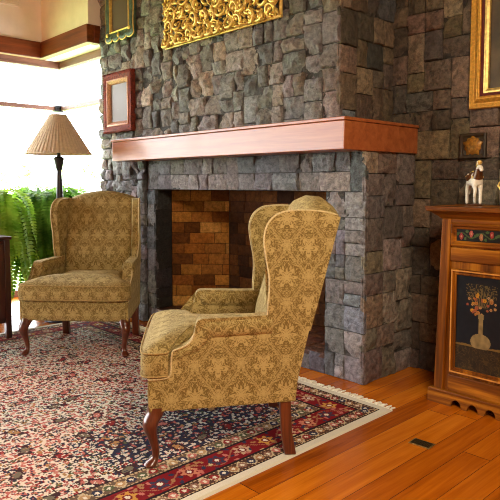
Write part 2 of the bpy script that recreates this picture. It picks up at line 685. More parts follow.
# plaster bulkhead over the corner windows, with its soffit
bm = bmesh.new()
add_box(bm, -4.40, -4.04, -9.0, 0.25, 2.56, CEIL)
add_box(bm, -4.04, -3.03, -0.155, 0.25, 2.56, CEIL)
add_box(bm, -4.40, -4.2, -9.0, -8.55, 0.0, 2.56)
struct(build(bm, 'wall_left', M_CREAM, smooth=False))

# stone wall at the back, right of the fireplace
ms = Masonry()
ms.patch((-0.2, 0.54, 0.0), X, Z, 3.8, CEIL, 11, PAL_WALL, 0.062, ((2, 2), (3, 2), (2, 3), (4, 2), (3, 3), (4, 3), (2, 4)), 0.018, 0.006, 0.008)
struct(ms.build('wall_back', M_STONE, core=[(-0.2, 3.6, 0.555, 0.75, 0, CEIL)]))

# wood fascia round the bulkhead
ZB0, ZB1 = 2.533, 2.70
def fascia(name, mat, *d):
    bm = bmesh.new()
    add_box(bm, *d)
    return struct(build(bm, name, mat, bevel=0.004))
fascia('trim_1', M_BEAM_Y, -4.10, -4.02, -9.0, -0.175, ZB0, ZB1)
fascia('trim_2', M_BEAM_X, -4.10, -3.022, -0.175, -0.10, ZB0, ZB1)
fascia('trim_3', M_BEAM_Y, -3.10, -3.022, -0.10, -0.035, ZB0, ZB1)

# corner window: two glazed walls meeting without a post
def window(name, along, mat):
    e = bpy.data.objects.new(name, None)
    C.objects.link(e)
    e['kind'] = 'structure'
    def bar(nm, a0, a1, z0, z1, t, m=mat, off=0.0):
        if along == 'y':
            d = (-4.25 - t + off, -4.25 + t + off, a0, a1, z0, z1)
        else:
            d = (a0, a1, 0.15 - t - off, 0.15 + t - off, z0, z1)
        return box(nm, m, e, *d, bevel=0.003, smooth=True)
    a0, a1 = (-8.55, 0.15) if along == 'y' else (-4.25, -3.02)
    bar('top_frame', a0, a1, 2.485, 2.56, 0.035)
    bar('middle_rail', a0, a1, 2.028, 2.072, 0.03)
    bar('bottom_rail', a0, a1, 0.0, 0.07, 0.03)
    bar('pane', a0, a1, 0.07, 2.028, 0.003, M_GLASS)
    bar('pane', a0, a1, 2.072, 2.485, 0.003, M_GLASS)
    if along == 'y':
        bar('corner_clip', 0.06, 0.15, 2.015, 2.085, 0.045, M_BLACK)
        bar('end_post', -8.55, -8.47, 0.0, 2.5, 0.04)
        bar('mullion', -2.55, -2.47, 0.0, 2.5, 0.03)
    return e
window('window_1', 'y', M_SASH_Y)
window('window_2', 'x', M_SASH_X)
struct(box('ground', M_GRASS, None, -30, -4.3, -22, 24, -0.25, -0.05, smooth=False))

# ------------------------------------------------------------------ fireplace
fp = thing('fireplace', 'rough grey stone fireplace with brick firebox and red-brown wooden mantel', 'fireplace')
BY = -0.03
br = Masonry()
br.patch((-3.05, BY, 1.45), X, Z, 3.05 - 0.175, CEIL - 1.45, 3, PAL_BREAST, 0.048, ((3, 2), (3, 3), (4, 3), (4, 2), (3, 4), (2, 3), (5, 3), (3, 3)), rough=0.027, lift=0.014)
br.patch((-3.05, BY, 0.0), X, Z, 0.73, 1.45, 5, PAL_LOW, 0.05, rough=0.027, lift=0.014)
br.patch((-0.175, BY, 1.45), Y, Z, 0.54 - BY, CEIL - 1.45, 7, PAL_WALL[:7] + PAL_LOW[:2], 0.055, rough=0.015, lift=0.008)
br.build('chimney_breast', M_STONE, fp, core=[(-3.02, -0.19, 0.57, 0.75, 0, CEIL), (-3.02, -0.19, BY + 0.014, 0.56, 1.46, CEIL), (-3.02, -2.33, BY + 0.014, 0.56, 0, 1.46)])
su = Masonry()
OL, OR, OZ, HZ, TZ = -2.19, -0.303, 1.17, 0.131, 1.415
su.patch((-2.32, 0, OZ), X, Z, 2.32, TZ - OZ, 21, PAL_LOW, 0.06, ((3, 2), (3, 4), (2, 2), (4, 2), (2, 4), (3, 2)), 0.018, 0.005, 0.006)
su.patch((-2.32, 0, 0), X, Z, OL + 2.32, OZ, 22, PAL_LOW, 0.065, ((2, 2), (2, 3), (2, 2), (1, 2)), 0.016, 0.005, 0.008)
su.patch((OR, 0, 0), X, Z, -OR, OZ, 23, PAL_LOW, 0.076, ((2, 2), (2, 2), (1, 2), (2, 1), (1, 1)), 0.016, 0.005, 0.006)
su.patch((0, 0, 0), Y, Z, 0.54, TZ, 24, [(152, 138, 122), (140, 128, 118), (160, 142, 124), (134, 126, 120), (148, 134, 126)], 0.068, ((2, 2), (3, 2), (2, 3), (3, 3)), 0.015, 0.005, 0.005)
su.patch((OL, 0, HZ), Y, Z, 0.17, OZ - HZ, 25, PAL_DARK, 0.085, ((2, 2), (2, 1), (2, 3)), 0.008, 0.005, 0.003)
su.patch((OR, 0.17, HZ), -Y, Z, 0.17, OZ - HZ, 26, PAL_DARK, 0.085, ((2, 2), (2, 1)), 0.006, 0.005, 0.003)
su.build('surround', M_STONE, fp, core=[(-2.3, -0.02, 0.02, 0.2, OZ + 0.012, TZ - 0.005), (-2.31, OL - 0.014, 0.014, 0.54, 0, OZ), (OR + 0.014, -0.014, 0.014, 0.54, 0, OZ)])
he = Masonry()
he.patch((OL, 0, 0), X, Z, OR - OL, HZ, 27, PAL_LOW, 0.066, ((2, 2), (3, 2), (4, 2)), 0.012, 0.005, 0.006)
he.patch((OL, 0, HZ), X, Y, OR - OL, 0.56, 28, [(128, 74, 48), (142, 86, 56), (112, 66, 44)], 0.1, ((2, 2), (2, 1), (1, 2)), 0.002, 0.004, 0.002)
he.build('hearth', M_STONE, fp, core=[(OL, OR, 0.014, 0.55, 0, HZ - 0.014)])

fb = Masonry()
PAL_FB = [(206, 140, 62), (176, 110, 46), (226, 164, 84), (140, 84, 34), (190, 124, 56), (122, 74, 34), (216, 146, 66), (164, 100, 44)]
PAL_FB_DARK = [(92, 56, 28), (110, 68, 34), (76, 46, 26), (124, 78, 38)]  # darker browns for the bricks of the back wall and right cheek
def brick_wall(P, U, W, H, seed, pal):
    rng = random.Random(seed)
    P, U = Vector(P), Vector(U).normalized()
    N = U.cross(Z)
    bh, bw = 0.0935, 0.185
    j = 0
    while j * bh < H - 0.001:
        off = -(bw / 2) * (j % 2) - rng.uniform(0, 0.03)
        u = off
        while u < W:
            w = bw * rng.choice((1, 1, 1.2, 0.75))
            a, b = max(u, 0), min(u + w, W)
            if b - a > 0.012:
                k = rng.uniform(0.85, 1.12)
                c = tuple(min(255, v * k) for v in rng.choice(pal))
                fb.stone(P, U, Z, N, a, j * bh, b, min((j + 1) * bh, H), lin(c) + (1,), 0.002, 0.004, rng, 0.003)
            u += w
        j += 1
    b = len(fb.v)
    for a, c in ((0, 0), (W, 0), (W, H), (0, H)):
        fb.v.append(P + U * a + Z * c - N * 0.006)
    fb.f.append((b, b + 1, b + 2, b + 3))
    fb.c.append(lin((60, 38, 22)) + (1,))
SP = Vector((0.36, 0.36, 0))
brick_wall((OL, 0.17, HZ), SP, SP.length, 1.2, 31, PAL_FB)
brick_wall((OL + 0.36, 0.53, HZ), X, OR - OL - 0.72, 1.2, 32, PAL_FB_DARK)
brick_wall((OR - 0.36, 0.53, HZ), Vector((0.36, -0.36, 0)), SP.length, 1.2, 33, PAL_FB_DARK)
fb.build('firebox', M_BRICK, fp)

bm = bmesh.new()
ell = [(-2.50, -0.233), (0.018, -0.233), (0.018, 0.535), (-0.172, 0.535), (-0.172, BY + 0.002), (-2.50, BY + 0.002)]
loft(bm, [[(x, y, 1.412) for x, y in ell], [(x, y, 1.575) for x, y in ell]])
man = build(bm, 'mantel', M_MANTEL, fp, bevel=0.004, label='reddish cherry wood mantel shelf')
bm = bmesh.new()
ell = [(-2.508, -0.241), (0.026, -0.241), (0.026, 0.535), (-0.17, 0.535), (-0.17, BY), (-2.508, BY)]
loft(bm, [[(x, y, 1.576) for x, y in ell], [(x, y, 1.595) for x, y in ell]])
build(bm, 'top_board', M_MANTEL, man, bevel=0.003)

# ------------------------------------------------------------------ wing armchairs
def arm_s(y, z=0.3):               # outer half-width of the chair at depth y, height z
    k = min(1, max(0, (z - 0.58) / 0.2))
    k = k * k * (3 - 2 * k)
    return (0.388 - 0.075 * (y / 0.65)) * (1 - k) + (0.352 - 0.22 * (y - 0.5)) * k

def fold(vlist):
    return vlist

def make_armchair(label, loc, rz):
    t = thing('wing_armchair', label, 'armchair', loc, rz, 'matching wing armchairs by the fireplace')
    # seat rail
    bm = bmesh.new()
    rows = []
    for z, g in ((0.245, 0.004), (0.26, 0.0), (0.32, -0.002), (0.388, 0.0)):
        lp = []
        for (x, y) in ((-0.372, 0.0), (-0.2, -0.006), (0, -0.008), (0.2, -0.006), (0.372, 0.0), (0.352, 0.2), (0.305, 0.60), (0.29, 0.645), (-0.29, 0.645), (-0.305, 0.60), (-0.352, 0.2)):
            lp.append((x * (1 - g * 2), y + g, z))
        rows.append(lp)
    loft(bm, rows)
    build(bm, 'seat_rail', M_DAMASK, t, uv=True, bevel=0.008)
    # back rest
    bm = bmesh.new()
    rows = []
    for k in range(19):
        s = -1 + 2 * k / 18
        xw = 0.262
        x = s * xw
        cr = math.cos(s * PI / 2) ** 0.8 if abs(s) < 1 else 0
        zt = 1.088 + 0.066 * cr
        bulge = 0.028 * (1 - s ** 4)
        lp = []
        for z, y in ((0.36, 0.52), (0.46, 0.525 - bulge), (0.58, 0.545 - bulge * 1.3), (0.72, 0.578 - bulge), (0.86, 0.615 - bulge * 0.7), (0.97, 0.648 - bulge * 0.5), (1.03, 0.668 - bulge * 0.4)):
            lp.append((x, y, z))
        for a in (0.0, 0.25, 0.5, 0.75, 1.0):     # rolled crest
            th = PI - a * PI * 0.86
            lp.append((x * 1.06, 0.766 + 0.088 * math.cos(th), zt - 0.062 + 0.062 * math.sin(th)))
        for z, y in ((0.98, 0.824), (0.67, 0.736), (0.45, 0.675), (0.25, 0.64)):
            lp.append((x, y, z))
        rows.append(lp)
    loft(bm, rows)
    build(bm, 'backrest', M_DAMASK, t, uv=True, angle=70)
    low = smooth_path([(0.004, 0.387), (0.075, 0.39), (0.096, 0.41), (0.10, 0.47), (0.106, 0.503), (0.13, 0.513), (0.162, 0.525), (0.186, 0.547), (0.198, 0.578), (0.204, 0.612), (0.216, 0.632), (0.245, 0.638), (0.30, 0.638)], 3)
    low = [(0.004, 0.247)] + [tuple(p) for p in low] + [(0.45, 0.638), (0.53, 0.64), (0.70, 0.64), (0.705, 0.57), (0.652, 0.34), (0.642, 0.247)]
    wg = smooth_path([(0.52, 0.56), (0.517, 0.66), (0.523, 0.74), (0.522, 0.81), (0.510, 0.88), (0.500, 0.95), (0.503, 1.0), (0.522, 1.045), (0.557, 1.075), (0.60, 1.088), (0.68, 1.092), (0.77, 1.084), (0.835, 1.068)], 3)
    wing = [tuple(p) for p in wg] + [(0.848, 1.06), (0.826, 0.99), (0.741, 0.67), (0.71, 0.56)]
    for sd in (1, -1):
        def panel(poly, th, inner_flare):
            bm = bmesh.new()
            o = [(sd * arm_s(y, z), y, z) for y, z in poly]
            i = [(sd * (arm_s(y, z) - th - inner_flare(y, z)), y, z) for y, z in poly]
            loft(bm, [o, i])
            bmesh.ops.triangulate(bm, faces=[f for f in bm.faces if len(f.verts) > 4])
            return bm
        a_ = build(panel(low, 0.066, lambda y, z: 0), 'arm', M_DAMASK, t, uv=True, bevel=0.007)
        w_ = build(panel(wing, 0.05, lambda y, z: max(0, (y - 0.56)) * 0.12), 'wing', M_DAMASK, t, uv=True, bevel=0.014, seg=3)
        # rolled arm top, sweeping down to a scroll at the front
        bm = bmesh.new()
        path = smooth_path([(0.53, 0.592, 0.048), (0.40, 0.591, 0.048), (0.285, 0.590, 0.048), (0.258, 0.586, 0.047), (0.238, 0.562, 0.035), (0.219, 0.535, 0.028), (0.188, 0.507, 0.023), (0.15, 0.493, 0.019), (0.124, 0.470, 0.014)], 4)
        pts = [(sd * (arm_s(p[0]) - 0.62 * p[2]), p[0], p[1]) for p in path]
        rows = []
        for q, p in zip(pts, path):
            rows.append(Vector(q))
        add_tube(bm, rows, [p[2] for p in path], 16)
        build(bm, 'arm_roll', M_DAMASK, t, uv=True, angle=60)
        # welt cord along arm, scroll and wing edges
        bm = bmesh.new()
        cord = [(sd * (arm_s(y, z) - 0.004), y - 0.002, z + 0.002) for y, z in wg[2:]]
        add_tube(bm, cord, 0.0045, 6)
        build(bm, 'piping', M_PIPING, w_)
        bm = bmesh.new()
        cord = [(sd * (arm_s(y) + 0.003), y, z) for y, z in low[1:] if y < 0.2 and z < 0.62]
        add_tube(bm, cord, 0.0042, 6)
        build(bm, 'piping', M_PIPING, a_)
    # T-shaped seat cushion
    half = [(0.0, -0.036), (0.2, -0.034), (0.33, -0.03), (0.375, -0.022), (0.392, 0.0), (0.394, 0.05), (0.385, 0.084), (0.355, 0.094), (0.315, 0.10), (0.300, 0.13), (0.278, 0.30), (0.250, 0.50), (0.235, 0.545), (0.0, 0.55)]
    outl = half + [(-x, y) for x, y in half[-2:0:-1]]
    bm = bmesh.new()
    loops = []
    for z, ins, cr in ((0.386, 0.03, 0), (0.392, 0.01, 0), (0.405, 0.001, 0), (0.44, -0.006, 0), (0.48, -0.002, 0), (0.497, 0.006, 0), (0.510, 0.022, 0.1), (0.524, 0.06, 0.3), (0.542, 0.13, .6), (0.553, 0.21, 1.0)):
        lp = []
        for x, y in outl:
            cx, cy = 0.0, 0.24
            dx, dy = x - cx, y - cy
            d = math.hypot(dx, dy)
            k = max(0, (d - ins) / d)
            lp.append((cx + dx * k, cy + dy * k, z))
        loops.append(lp)
    loft(bm, loops)
    cu = build(bm, 'seat_cushion', M_DAMASK, t, uv=True, angle=60)
    bm = bmesh.new()
    for z in (0.400, 0.499):
        bm = bmesh.new() if z > 0.45 else bm
        pts = [(x * 1.003, y - 0.002 if y < .09 else y, z) for x, y in outl]
        add_tube(bm, pts + [pts[0]], 0.004, 6, cap=False)
        build(bm, 'piping', M_WELT, cu)
    # legs
    for sd in (1, -1):
        bm = bmesh.new()
        path = smooth_path([(0.35, 0.035, 0.262, 0.040), (0.352, 0.03, 0.236, 0.040), (0.364, 0.012, 0.20, 0.036), (0.366, 0.008, 0.165, 0.0285), (0.358, 0.018, 0.12, 0.021), (0.350, 0.028, 0.07, 0.0165), (0.350, 0.026, 0.038, 0.0165), (0.356, 0.014, 0.022, 0.024), (0.360, 0.006, 0.010, 0.0285), (0.360, 0.006, 0.0, 0.021)], 4)
        add_rows = [[(sd * (p[0] + p[3] * math.cos(2 * PI * k / 12)), p[1] + p[3] * math.sin(2 * PI * k / 12), max(0, p[2])) for k in range(12)] for p in path]
        loft(bm, add_rows)
        build(bm, 'leg', M_LEG, t, angle=60)
        bm = bmesh.new()
        rows = []
        for z, y, h in ((0.30, 0.600, 0.025), (0.2, 0.600, 0.024), (0.1, 0.606, 0.0235), (0.0, 0.622, 0.026)):
            x0 = 0.285
            rows.append([(sd * (x0 + a * h), y + b * h, z) for a, b in ((-1, -1), (1, -1), (1, 1), (-1, 1))])
        loft(bm, rows)
        build(bm, 'leg', M_LEG, t, bevel=0.004)
    return t

make_armchair('gold damask wing armchair seen from its side in front of the firebox', (-0.293, -1.303, 0.0099), R(-37.8))
make_armchair('gold damask wing armchair facing the room beside the standing lamp and ferns', (-1.748, -0.993, 0.0099), R(43.6))

# ------------------------------------------------------------------ rug
def srgb_arr(c):
    return np.array(lin(c), np.float32)
RX0, RX1, RY0, RY1 = -2.75, 0.345, -3.7, -0.215
rug = thing('persian_rug', 'large red and ivory oriental rug with fringed end under both armchairs', 'rug')
step = 0.0066
nx, ny = int((RX1 - RX0) / step), int((RY1 - RY0) / step)
xs = np.linspace(RX0, RX1, nx + 1)
ys = np.linspace(RY0, RY1, ny + 1)
GX, GY = np.meshgrid((xs[1:] + xs[:-1]) / 2, (ys[1:] + ys[:-1]) / 2)
nrng = np.random.default_rng(4)
def cells(x, y, size, seed):
    """jittered cell pattern: nearest id (hash), distance to nearest and second nearest"""
    ix, iy = np.floor(x / size).astype(int), np.floor(y / size).astype(int)
    d1 = np.full(x.shape, 9.0); d2 = d1.copy(); idd = np.zeros(x.shape); ang = d1.copy()
    def h(a, b, k):
        v = np.sin(a * 127.1 + b * 311.7 + k * 74.7 + seed * 19.19) * 43758.5453
        return v - np.floor(v)
    for a in (-1, 0, 1):
        for b in (-1, 0, 1):
            cx, cy = ix + a, iy + b
            px = (cx + 0.15 + 0.7 * h(cx, cy, 1)) * size
            py = (cy + 0.15 + 0.7 * h(cx, cy, 2)) * size
            th = h(cx, cy, 3) * PI
            dx, dy = x - px, y - py
            u = dx * np.cos(th) + dy * np.sin(th)
            v = -dx * np.sin(th) + dy * np.cos(th)
            d = np.hypot(u * 0.72, v * 1.25) / size
            near = d < d1
            d2 = np.where(near, d1, np.minimum(d2, d))
            ang = np.where(near, np.arctan2(v, u), ang)
            idd = np.where(near, h(cx, cy, 5), idd)
            d1 = np.where(near, d, d1)
    return idd, d1, d2, ang
def pick(idd, pal):
    P = np.array([lin(c) for c in pal], np.float32)
    return P[np.minimum((idd * len(pal)).astype(int), len(pal) - 1)]
dxe = np.minimum(GX - RX0, RX1 - GX)
dye = np.minimum(GY - RY0, RY1 - GY)
dd = np.minimum(dxe, dye)
sb = np.where(dxe < dye, GY, GX)       # runs along the border
IV, NAVY, RED, DKRED, ROSE, TAN, GRN, BRN = (232, 220, 200), (50, 52, 76), (150, 44, 42), (104, 22, 26), (196, 112, 100), (180, 134, 84), (92, 98, 66), (82, 52, 40)
col = np.zeros(GX.shape + (3,), np.float32)
# field
idd, d1, d2, ang = cells(GX, GY, 0.030, 1)
fld = np.broadcast_to(srgb_arr(IV), col.shape).copy()
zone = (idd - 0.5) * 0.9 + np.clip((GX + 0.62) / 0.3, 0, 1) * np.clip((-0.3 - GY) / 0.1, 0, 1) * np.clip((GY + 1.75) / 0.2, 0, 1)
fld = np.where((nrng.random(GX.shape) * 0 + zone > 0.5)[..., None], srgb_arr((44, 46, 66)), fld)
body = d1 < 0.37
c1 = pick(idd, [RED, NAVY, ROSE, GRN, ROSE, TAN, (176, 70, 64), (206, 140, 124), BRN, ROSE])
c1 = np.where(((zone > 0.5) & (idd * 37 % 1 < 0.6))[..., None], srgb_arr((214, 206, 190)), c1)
fld = np.where(body[..., None], c1, fld)
rim = (d1 > 0.29) & (d1 < 0.37)
fld = np.where((rim & (idd * 13 % 1 < 0.5))[..., None], srgb_arr((58, 42, 44)), fld)
core = d1 < 0.12
fld = np.where(core[..., None], pick((idd * 7.3) % 1, [IV, ROSE, NAVY, TAN]), fld)
i3, e1, e2, _ = cells(GX + 0.3, GY + 0.7, 0.018, 5)
small = (e1 < 0.30) & (~body) & (i3 > 0.25)
fld = np.where(small[..., None], pick(i3, [NAVY, GRN, RED, NAVY, BRN]), fld)
i2, f1, f2, a2 = cells(GX, GY, 0.21, 9)          # larger rosettes
ros = f1 < 0.17 * (1 + 0.25 * np.cos(a2 * 5))
fld = np.where(ros[..., None] & (nrng.random(GX.shape)[..., None] < 0.8), pick(i2, [ROSE, RED, TAN, ROSE, (120, 110, 90)]), fld)
ring = ros & (f1 > 0.11)
fld = np.where(ring[..., None], srgb_arr((66, 36, 40)), fld)
# patches of warmer and cooler dye
big = np.sin(GX * 4.1 + 1.3 * np.sin(GY * 3.3)) * np.sin(GY * 3.7 + 1.1 * np.sin(GX * 2.9))
fld = fld * (1 + 0.10 * big[..., None] * np.array([1.0, -0.3, -0.5], np.float32))
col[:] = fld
# borders, from the outside inwards
def guard(lo, hi, seed, ground, pal):
    msk = (dd >= lo) & (dd < hi)
    w = hi - lo
    q = (dd - lo) / w
    per = 0.052
    ph = (sb / per) % 1
    num = np.floor(sb / per)
    g = np.broadcast_to(srgb_arr(ground), col.shape).copy()
    r = np.hypot((ph - 0.5) * per, (q - 0.5) * w)
    g = np.where((r < 0.021)[..., None], pick((num * 0.37 + seed * .1) % 1, pal), g)
    g = np.where((r < 0.009)[..., None], srgb_arr(IV), g)
    vine = np.abs(q - 0.5 - 0.3 * np.sin(2 * PI * sb / (per * 2))) < 0.07
    g = np.where((vine & (r > 0.021))[..., None], srgb_arr((206, 186, 150)), g)
    lines = (q < 0.07) | (q > 0.93)
    g = np.where(lines[..., None], srgb_arr((40, 30, 32)), g)
    stripe = ((q > 0.07) & (q < 0.16)) | ((q > 0.84) & (q < 0.93))
    g = np.where((stripe & (((sb / 0.02) % 1) < 0.5))[..., None], srgb_arr((200, 170, 130)), g)
    col[msk] = g[msk]
guard(0.045, 0.135, 1, (88, 58, 46), [RED, (150, 110, 90), NAVY, ROSE, (176, 128, 88)])
guard(0.262, 0.355, 2, (112, 88, 70), [RED, NAVY, ROSE, GRN, (190, 150, 104)])
msk = (dd >= 0.135) & (dd < 0.262)
q = (dd - 0.135) / 0.127
g = np.broadcast_to(srgb_arr((128, 22, 28)), col.shape).copy()
per = 0.15
ph = (sb / per) % 1
num = np.floor(sb / per)
r = np.hypot((ph - 0.5) * per, (q - 0.5) * 0.127)
th = np.arctan2((q - 0.5) * 0.127, (ph - 0.5) * per)
flo = r < 0.045 * (0.8 + 0.22 * np.cos(th * 6))
vine = np.abs(q - 0.5 - 0.33 * np.sin(2 * PI * sb / (per * 2))) < 0.034
g = np.where(vine[..., None], srgb_arr((164, 104, 76)), g)
idb, b1, b2, _ = cells(GX, GY, 0.036, 13)
g = np.where(((b1 < 0.3) & (idb > 0.35))[..., None], pick(idb, [NAVY, (206, 180, 130), ROSE, (170, 120, 80), NAVY]), g)
g = np.where(flo[..., None], pick((num * 0.41) % 1, [(206, 150, 70), (60, 56, 78), (200, 160, 130), (206, 130, 100)]), g)
g = np.where((r < 0.020)[..., None], srgb_arr((120, 28, 30)), g)
g = np.where((r < 0.011)[..., None], srgb_arr(IV), g)
g = np.where(((q < 0.05) | (q > 0.95))[..., None], srgb_arr((40, 24, 28)), g)
col[msk] = g[msk]
col[dd < 0.045] = srgb_arr((230, 220, 198))
vx, vy = np.meshgrid(xs, ys)
zz = 0.0085 + nrng.random(vx.shape) * 0.0012
edge = np.zeros(vx.shape, bool)
edge[0] = edge[-1] = True; edge[:, 0] = edge[:, -1] = True
zz[edge] = 0.0005
verts = np.stack([vx, vy, zz], -1).reshape(-1, 3)
ii = np.arange(ny)[:, None] * (nx + 1) + np.arange(nx)[None]
quads = np.stack([ii, ii + 1, ii + nx + 2, ii + nx + 1], -1).reshape(-1, 4)
me = bpy.data.meshes.new('pile')
me.vertices.add(len(verts)); me.vertices.foreach_set('co', verts.astype(np.float32).ravel())
me.loops.add(quads.size); me.loops.foreach_set('vertex_index', quads.astype(np.int32).ravel())
me.polygons.add(len(quads)); me.polygons.foreach_set('loop_start', np.arange(0, quads.size, 4, dtype=np.int32))
me.update(calc_edges=True)
at = me.color_attributes.new('tint', 'FLOAT_COLOR', 'CORNER')
rgba = np.concatenate([col.reshape(-1, 3), np.ones((len(quads), 1), np.float32)], 1)
at.data.foreach_set('color', np.repeat(rgba, 4, axis=0).astype(np.float32).ravel())
link_mesh(me, 'pile', M_RUG, rug, smooth=False)
rng = random.Random(8)
for (yb, sg) in ((RY1, 1), (RY0, -1)):
    bm = bmesh.new()
    add_box(bm, RX0, RX1, yb - 0.004, yb + 0.004, 0.0005, 0.008)
    n = 190
    for k in range(n):
        x0 = RX0 + 0.004 + (RX1 - RX0 - 0.008) * (k + 0.5) / n
        L = rng.uniform(0.04, 0.062)
        bx_ = rng.uniform(-0.016, 0.016)
        pts = [(x0, yb, 0.006), (x0 + bx_ * 0.3, yb + sg * L * 0.4, rng.uniform(0.005, 0.011)), (x0 + bx_, yb + sg * L, 0.004)]
        add_tube(bm, pts, [0.0042, 0.0052, 0.0048], 5)
    build(bm, 'fringe', M_FRINGE, rug, label='cream knotted fringe')

# ------------------------------------------------------------------ pictures and mirrors
def rect_frame(bm, w, h, prof, cx=0.0, cz=0.0):
    """prof: (inset from the outer edge, depth towards -Y); rings from outside back to inside"""
    rings = []
    for ins, dep in prof:
        a, b = w / 2 - ins, h / 2 - ins
        rings.append([bm.verts.new((cx + sx * a, -dep, cz + sz * b)) for sx, sz in ((-1, -1), (1, -1), (1, 1), (-1, 1))])
    for r0, r1 in zip(rings[:-1], rings[1:]):
        for k in range(4):
            bm.faces.new((r0[k], r0[(k + 1) % 4], r1[(k + 1) % 4], r1[k]))

WALLF = BY - 0.016       # face of the breast
# red framed mirror
w, h = 0.485, 0.535
t = thing('wall_mirror', 'small mirror in a reddish carved rectangular frame above the left end of mantel', 'mirror', (-2.655, WALLF, 1.95))
bm = bmesh.new()
rect_frame(bm, w, h, [(0, 0), (0, 0.03), (0.012, 0.042), (0.03, 0.046), (0.05, 0.036), (0.06, 0.034)])
fr_ = build(bm, 'frame', M_REDFRAME, t, bevel=0.002)
bm = bmesh.new()
rect_frame(bm, w, h, [(0.058, 0.02), (0.058, 0.040), (0.07, 0.044), (0.086, 0.034), (0.096, 0.026), (0.10, 0.012)])
build(bm, 'inner_frame', plain('rosy_gilding', (172, 118, 84), 0.5, 0.15, 0.2, 80), t, bevel=0.002, label='rosy gilded inner moulding')
bm = bmesh.new()
for k in range(26):
    for s in (-1, 1):
        add_ball(bm, (-w / 2 + 0.012 + (w - 0.024) * k / 25, -0.040, s * (h / 2 - 0.006)), 0.008, 0.008, 0.008, 6, 4)
for k in range(28):
    for s in (-1, 1):
        add_ball(bm, (s * (w / 2 - 0.006), -0.040, -h / 2 + 0.012 + (h - 0.024) * k / 27), 0.008, 0.008, 0.008, 6, 4)
build(bm, 'beading', M_REDFRAME, fr_)
box('mirror_glass', M_MIRROR, t, -w / 2 + 0.095, w / 2 - 0.095, -0.014, -0.006, -h / 2 + 0.095, h / 2 - 0.095, smooth=False)

# green and gold mirror
w, h = 0.48, 0.78
t = thing('wall_mirror', 'mirror in a dark green scalloped frame with gilt ornaments, above the small reddish one', 'mirror', (-2.615, WALLF, 2.495 + 0.39))
bm = bmesh.new()
outl = []
for k in range(49):           # scalloped bottom edge, gently waisted sides
    s = k / 48
    outl.append((-w / 2 + w * s, -h / 2 + 0.026 * (1 - abs(math.sin(s * PI * 4)) ** 0.6) - 0.008 * math.sin(s * PI)))
for k in range(1, 24):
    s = k / 24
    outl.append((w / 2 - 0.012 * math.sin(s * PI * 3) ** 2, -h / 2 + h * s))
for k in range(49):
    s = k / 48
    outl.append((w / 2 - w * s, h / 2 - 0.026 * (1 - abs(math.sin(s * PI * 4)) ** 0.6) + 0.05 * math.sin(s * PI)))
for k in range(1, 24):
    s = k / 24
    outl.append((-w / 2 + 0.012 * math.sin(s * PI * 3) ** 2, h / 2 - h * s))
def toward(p, ins):
    k = ins
    return (max(-w / 2 + k, min(w / 2 - k, p[0])), max(-h / 2 + k, min(h / 2 - k, p[1])))
loops = []
for ins, dep in ((0, 0.0), (0, 0.022), (0.012, 0.036), (0.03, 0.042), (0.05, 0.034), (0.075, 0.03), (0.08, 0.018)):
    lp = []
    for p in outl:
        q = p if ins == 0 else toward(p, ins) if ins > 0.035 else (p[0] * (1 - ins * 3.2), p[1] * (1 - ins * 2.2))
        lp.append((q[0], -dep, q[1]))
    loops.append(lp)
loft(bm, loops, cap=False)
build(bm, 'frame', M_GREENFRAME, t, angle=50)
bm = bmesh.new()
rect_frame(bm, w - 0.13, h - 0.13, [(0.012, 0.02), (0.012, 0.036), (0.018, 0.040), (0.026, 0.034), (0.030, 0.012)])
build(bm, 'inner_frame', M_GILT, t, bevel=0.002, label='gilded inner moulding')
def leaf_ornament(x, z, ang, s):
    bm = bmesh.new()
    rot = Matrix.Rotation(ang, 3, 'Y')
    for a, l in ((-0.6, 0.8), (0, 1.0), (0.6, 0.8)):
        r2 = rot @ Matrix.Rotation(a, 3, 'Y')
        add_ball(bm, Vector((x, -0.042, z)) + r2 @ Vector((0, 0, s * 0.6 * l)), s * 0.24, 0.009, s * 0.6 * l, 8, 6, r2)
    return build(bm, 'ornament', M_GILT, t)
for (x, z, a) in ((-0.2, -0.34, 0.6), (0.19, -0.33, -0.6), (0.0, -0.365, 0), (0.205, 0.06, 0.1), (-0.205, 0.06, -0.1), (-0.2, 0.33, 2.4), (0.2, 0.33, -2.4), (0, 0.37, PI)):
    leaf_ornament(x, z, a, 0.034)
bm = bmesh.new()
add_tube(bm, [(p[0] * 0.985, -0.03, p[1] * 0.99) for p in outl] + [(outl[0][0] * 0.985, -0.03, outl[0][1] * 0.99)], 0.006, 6, cap=False)
build(bm, 'edge_gilding', M_GILT_PALE, t)
box('mirror_glass', M_MIRROR, t, -w / 2 + 0.09, w / 2 - 0.09, -0.014, -0.006, -h / 2 + 0.09, h / 2 - 0.09, smooth=False)

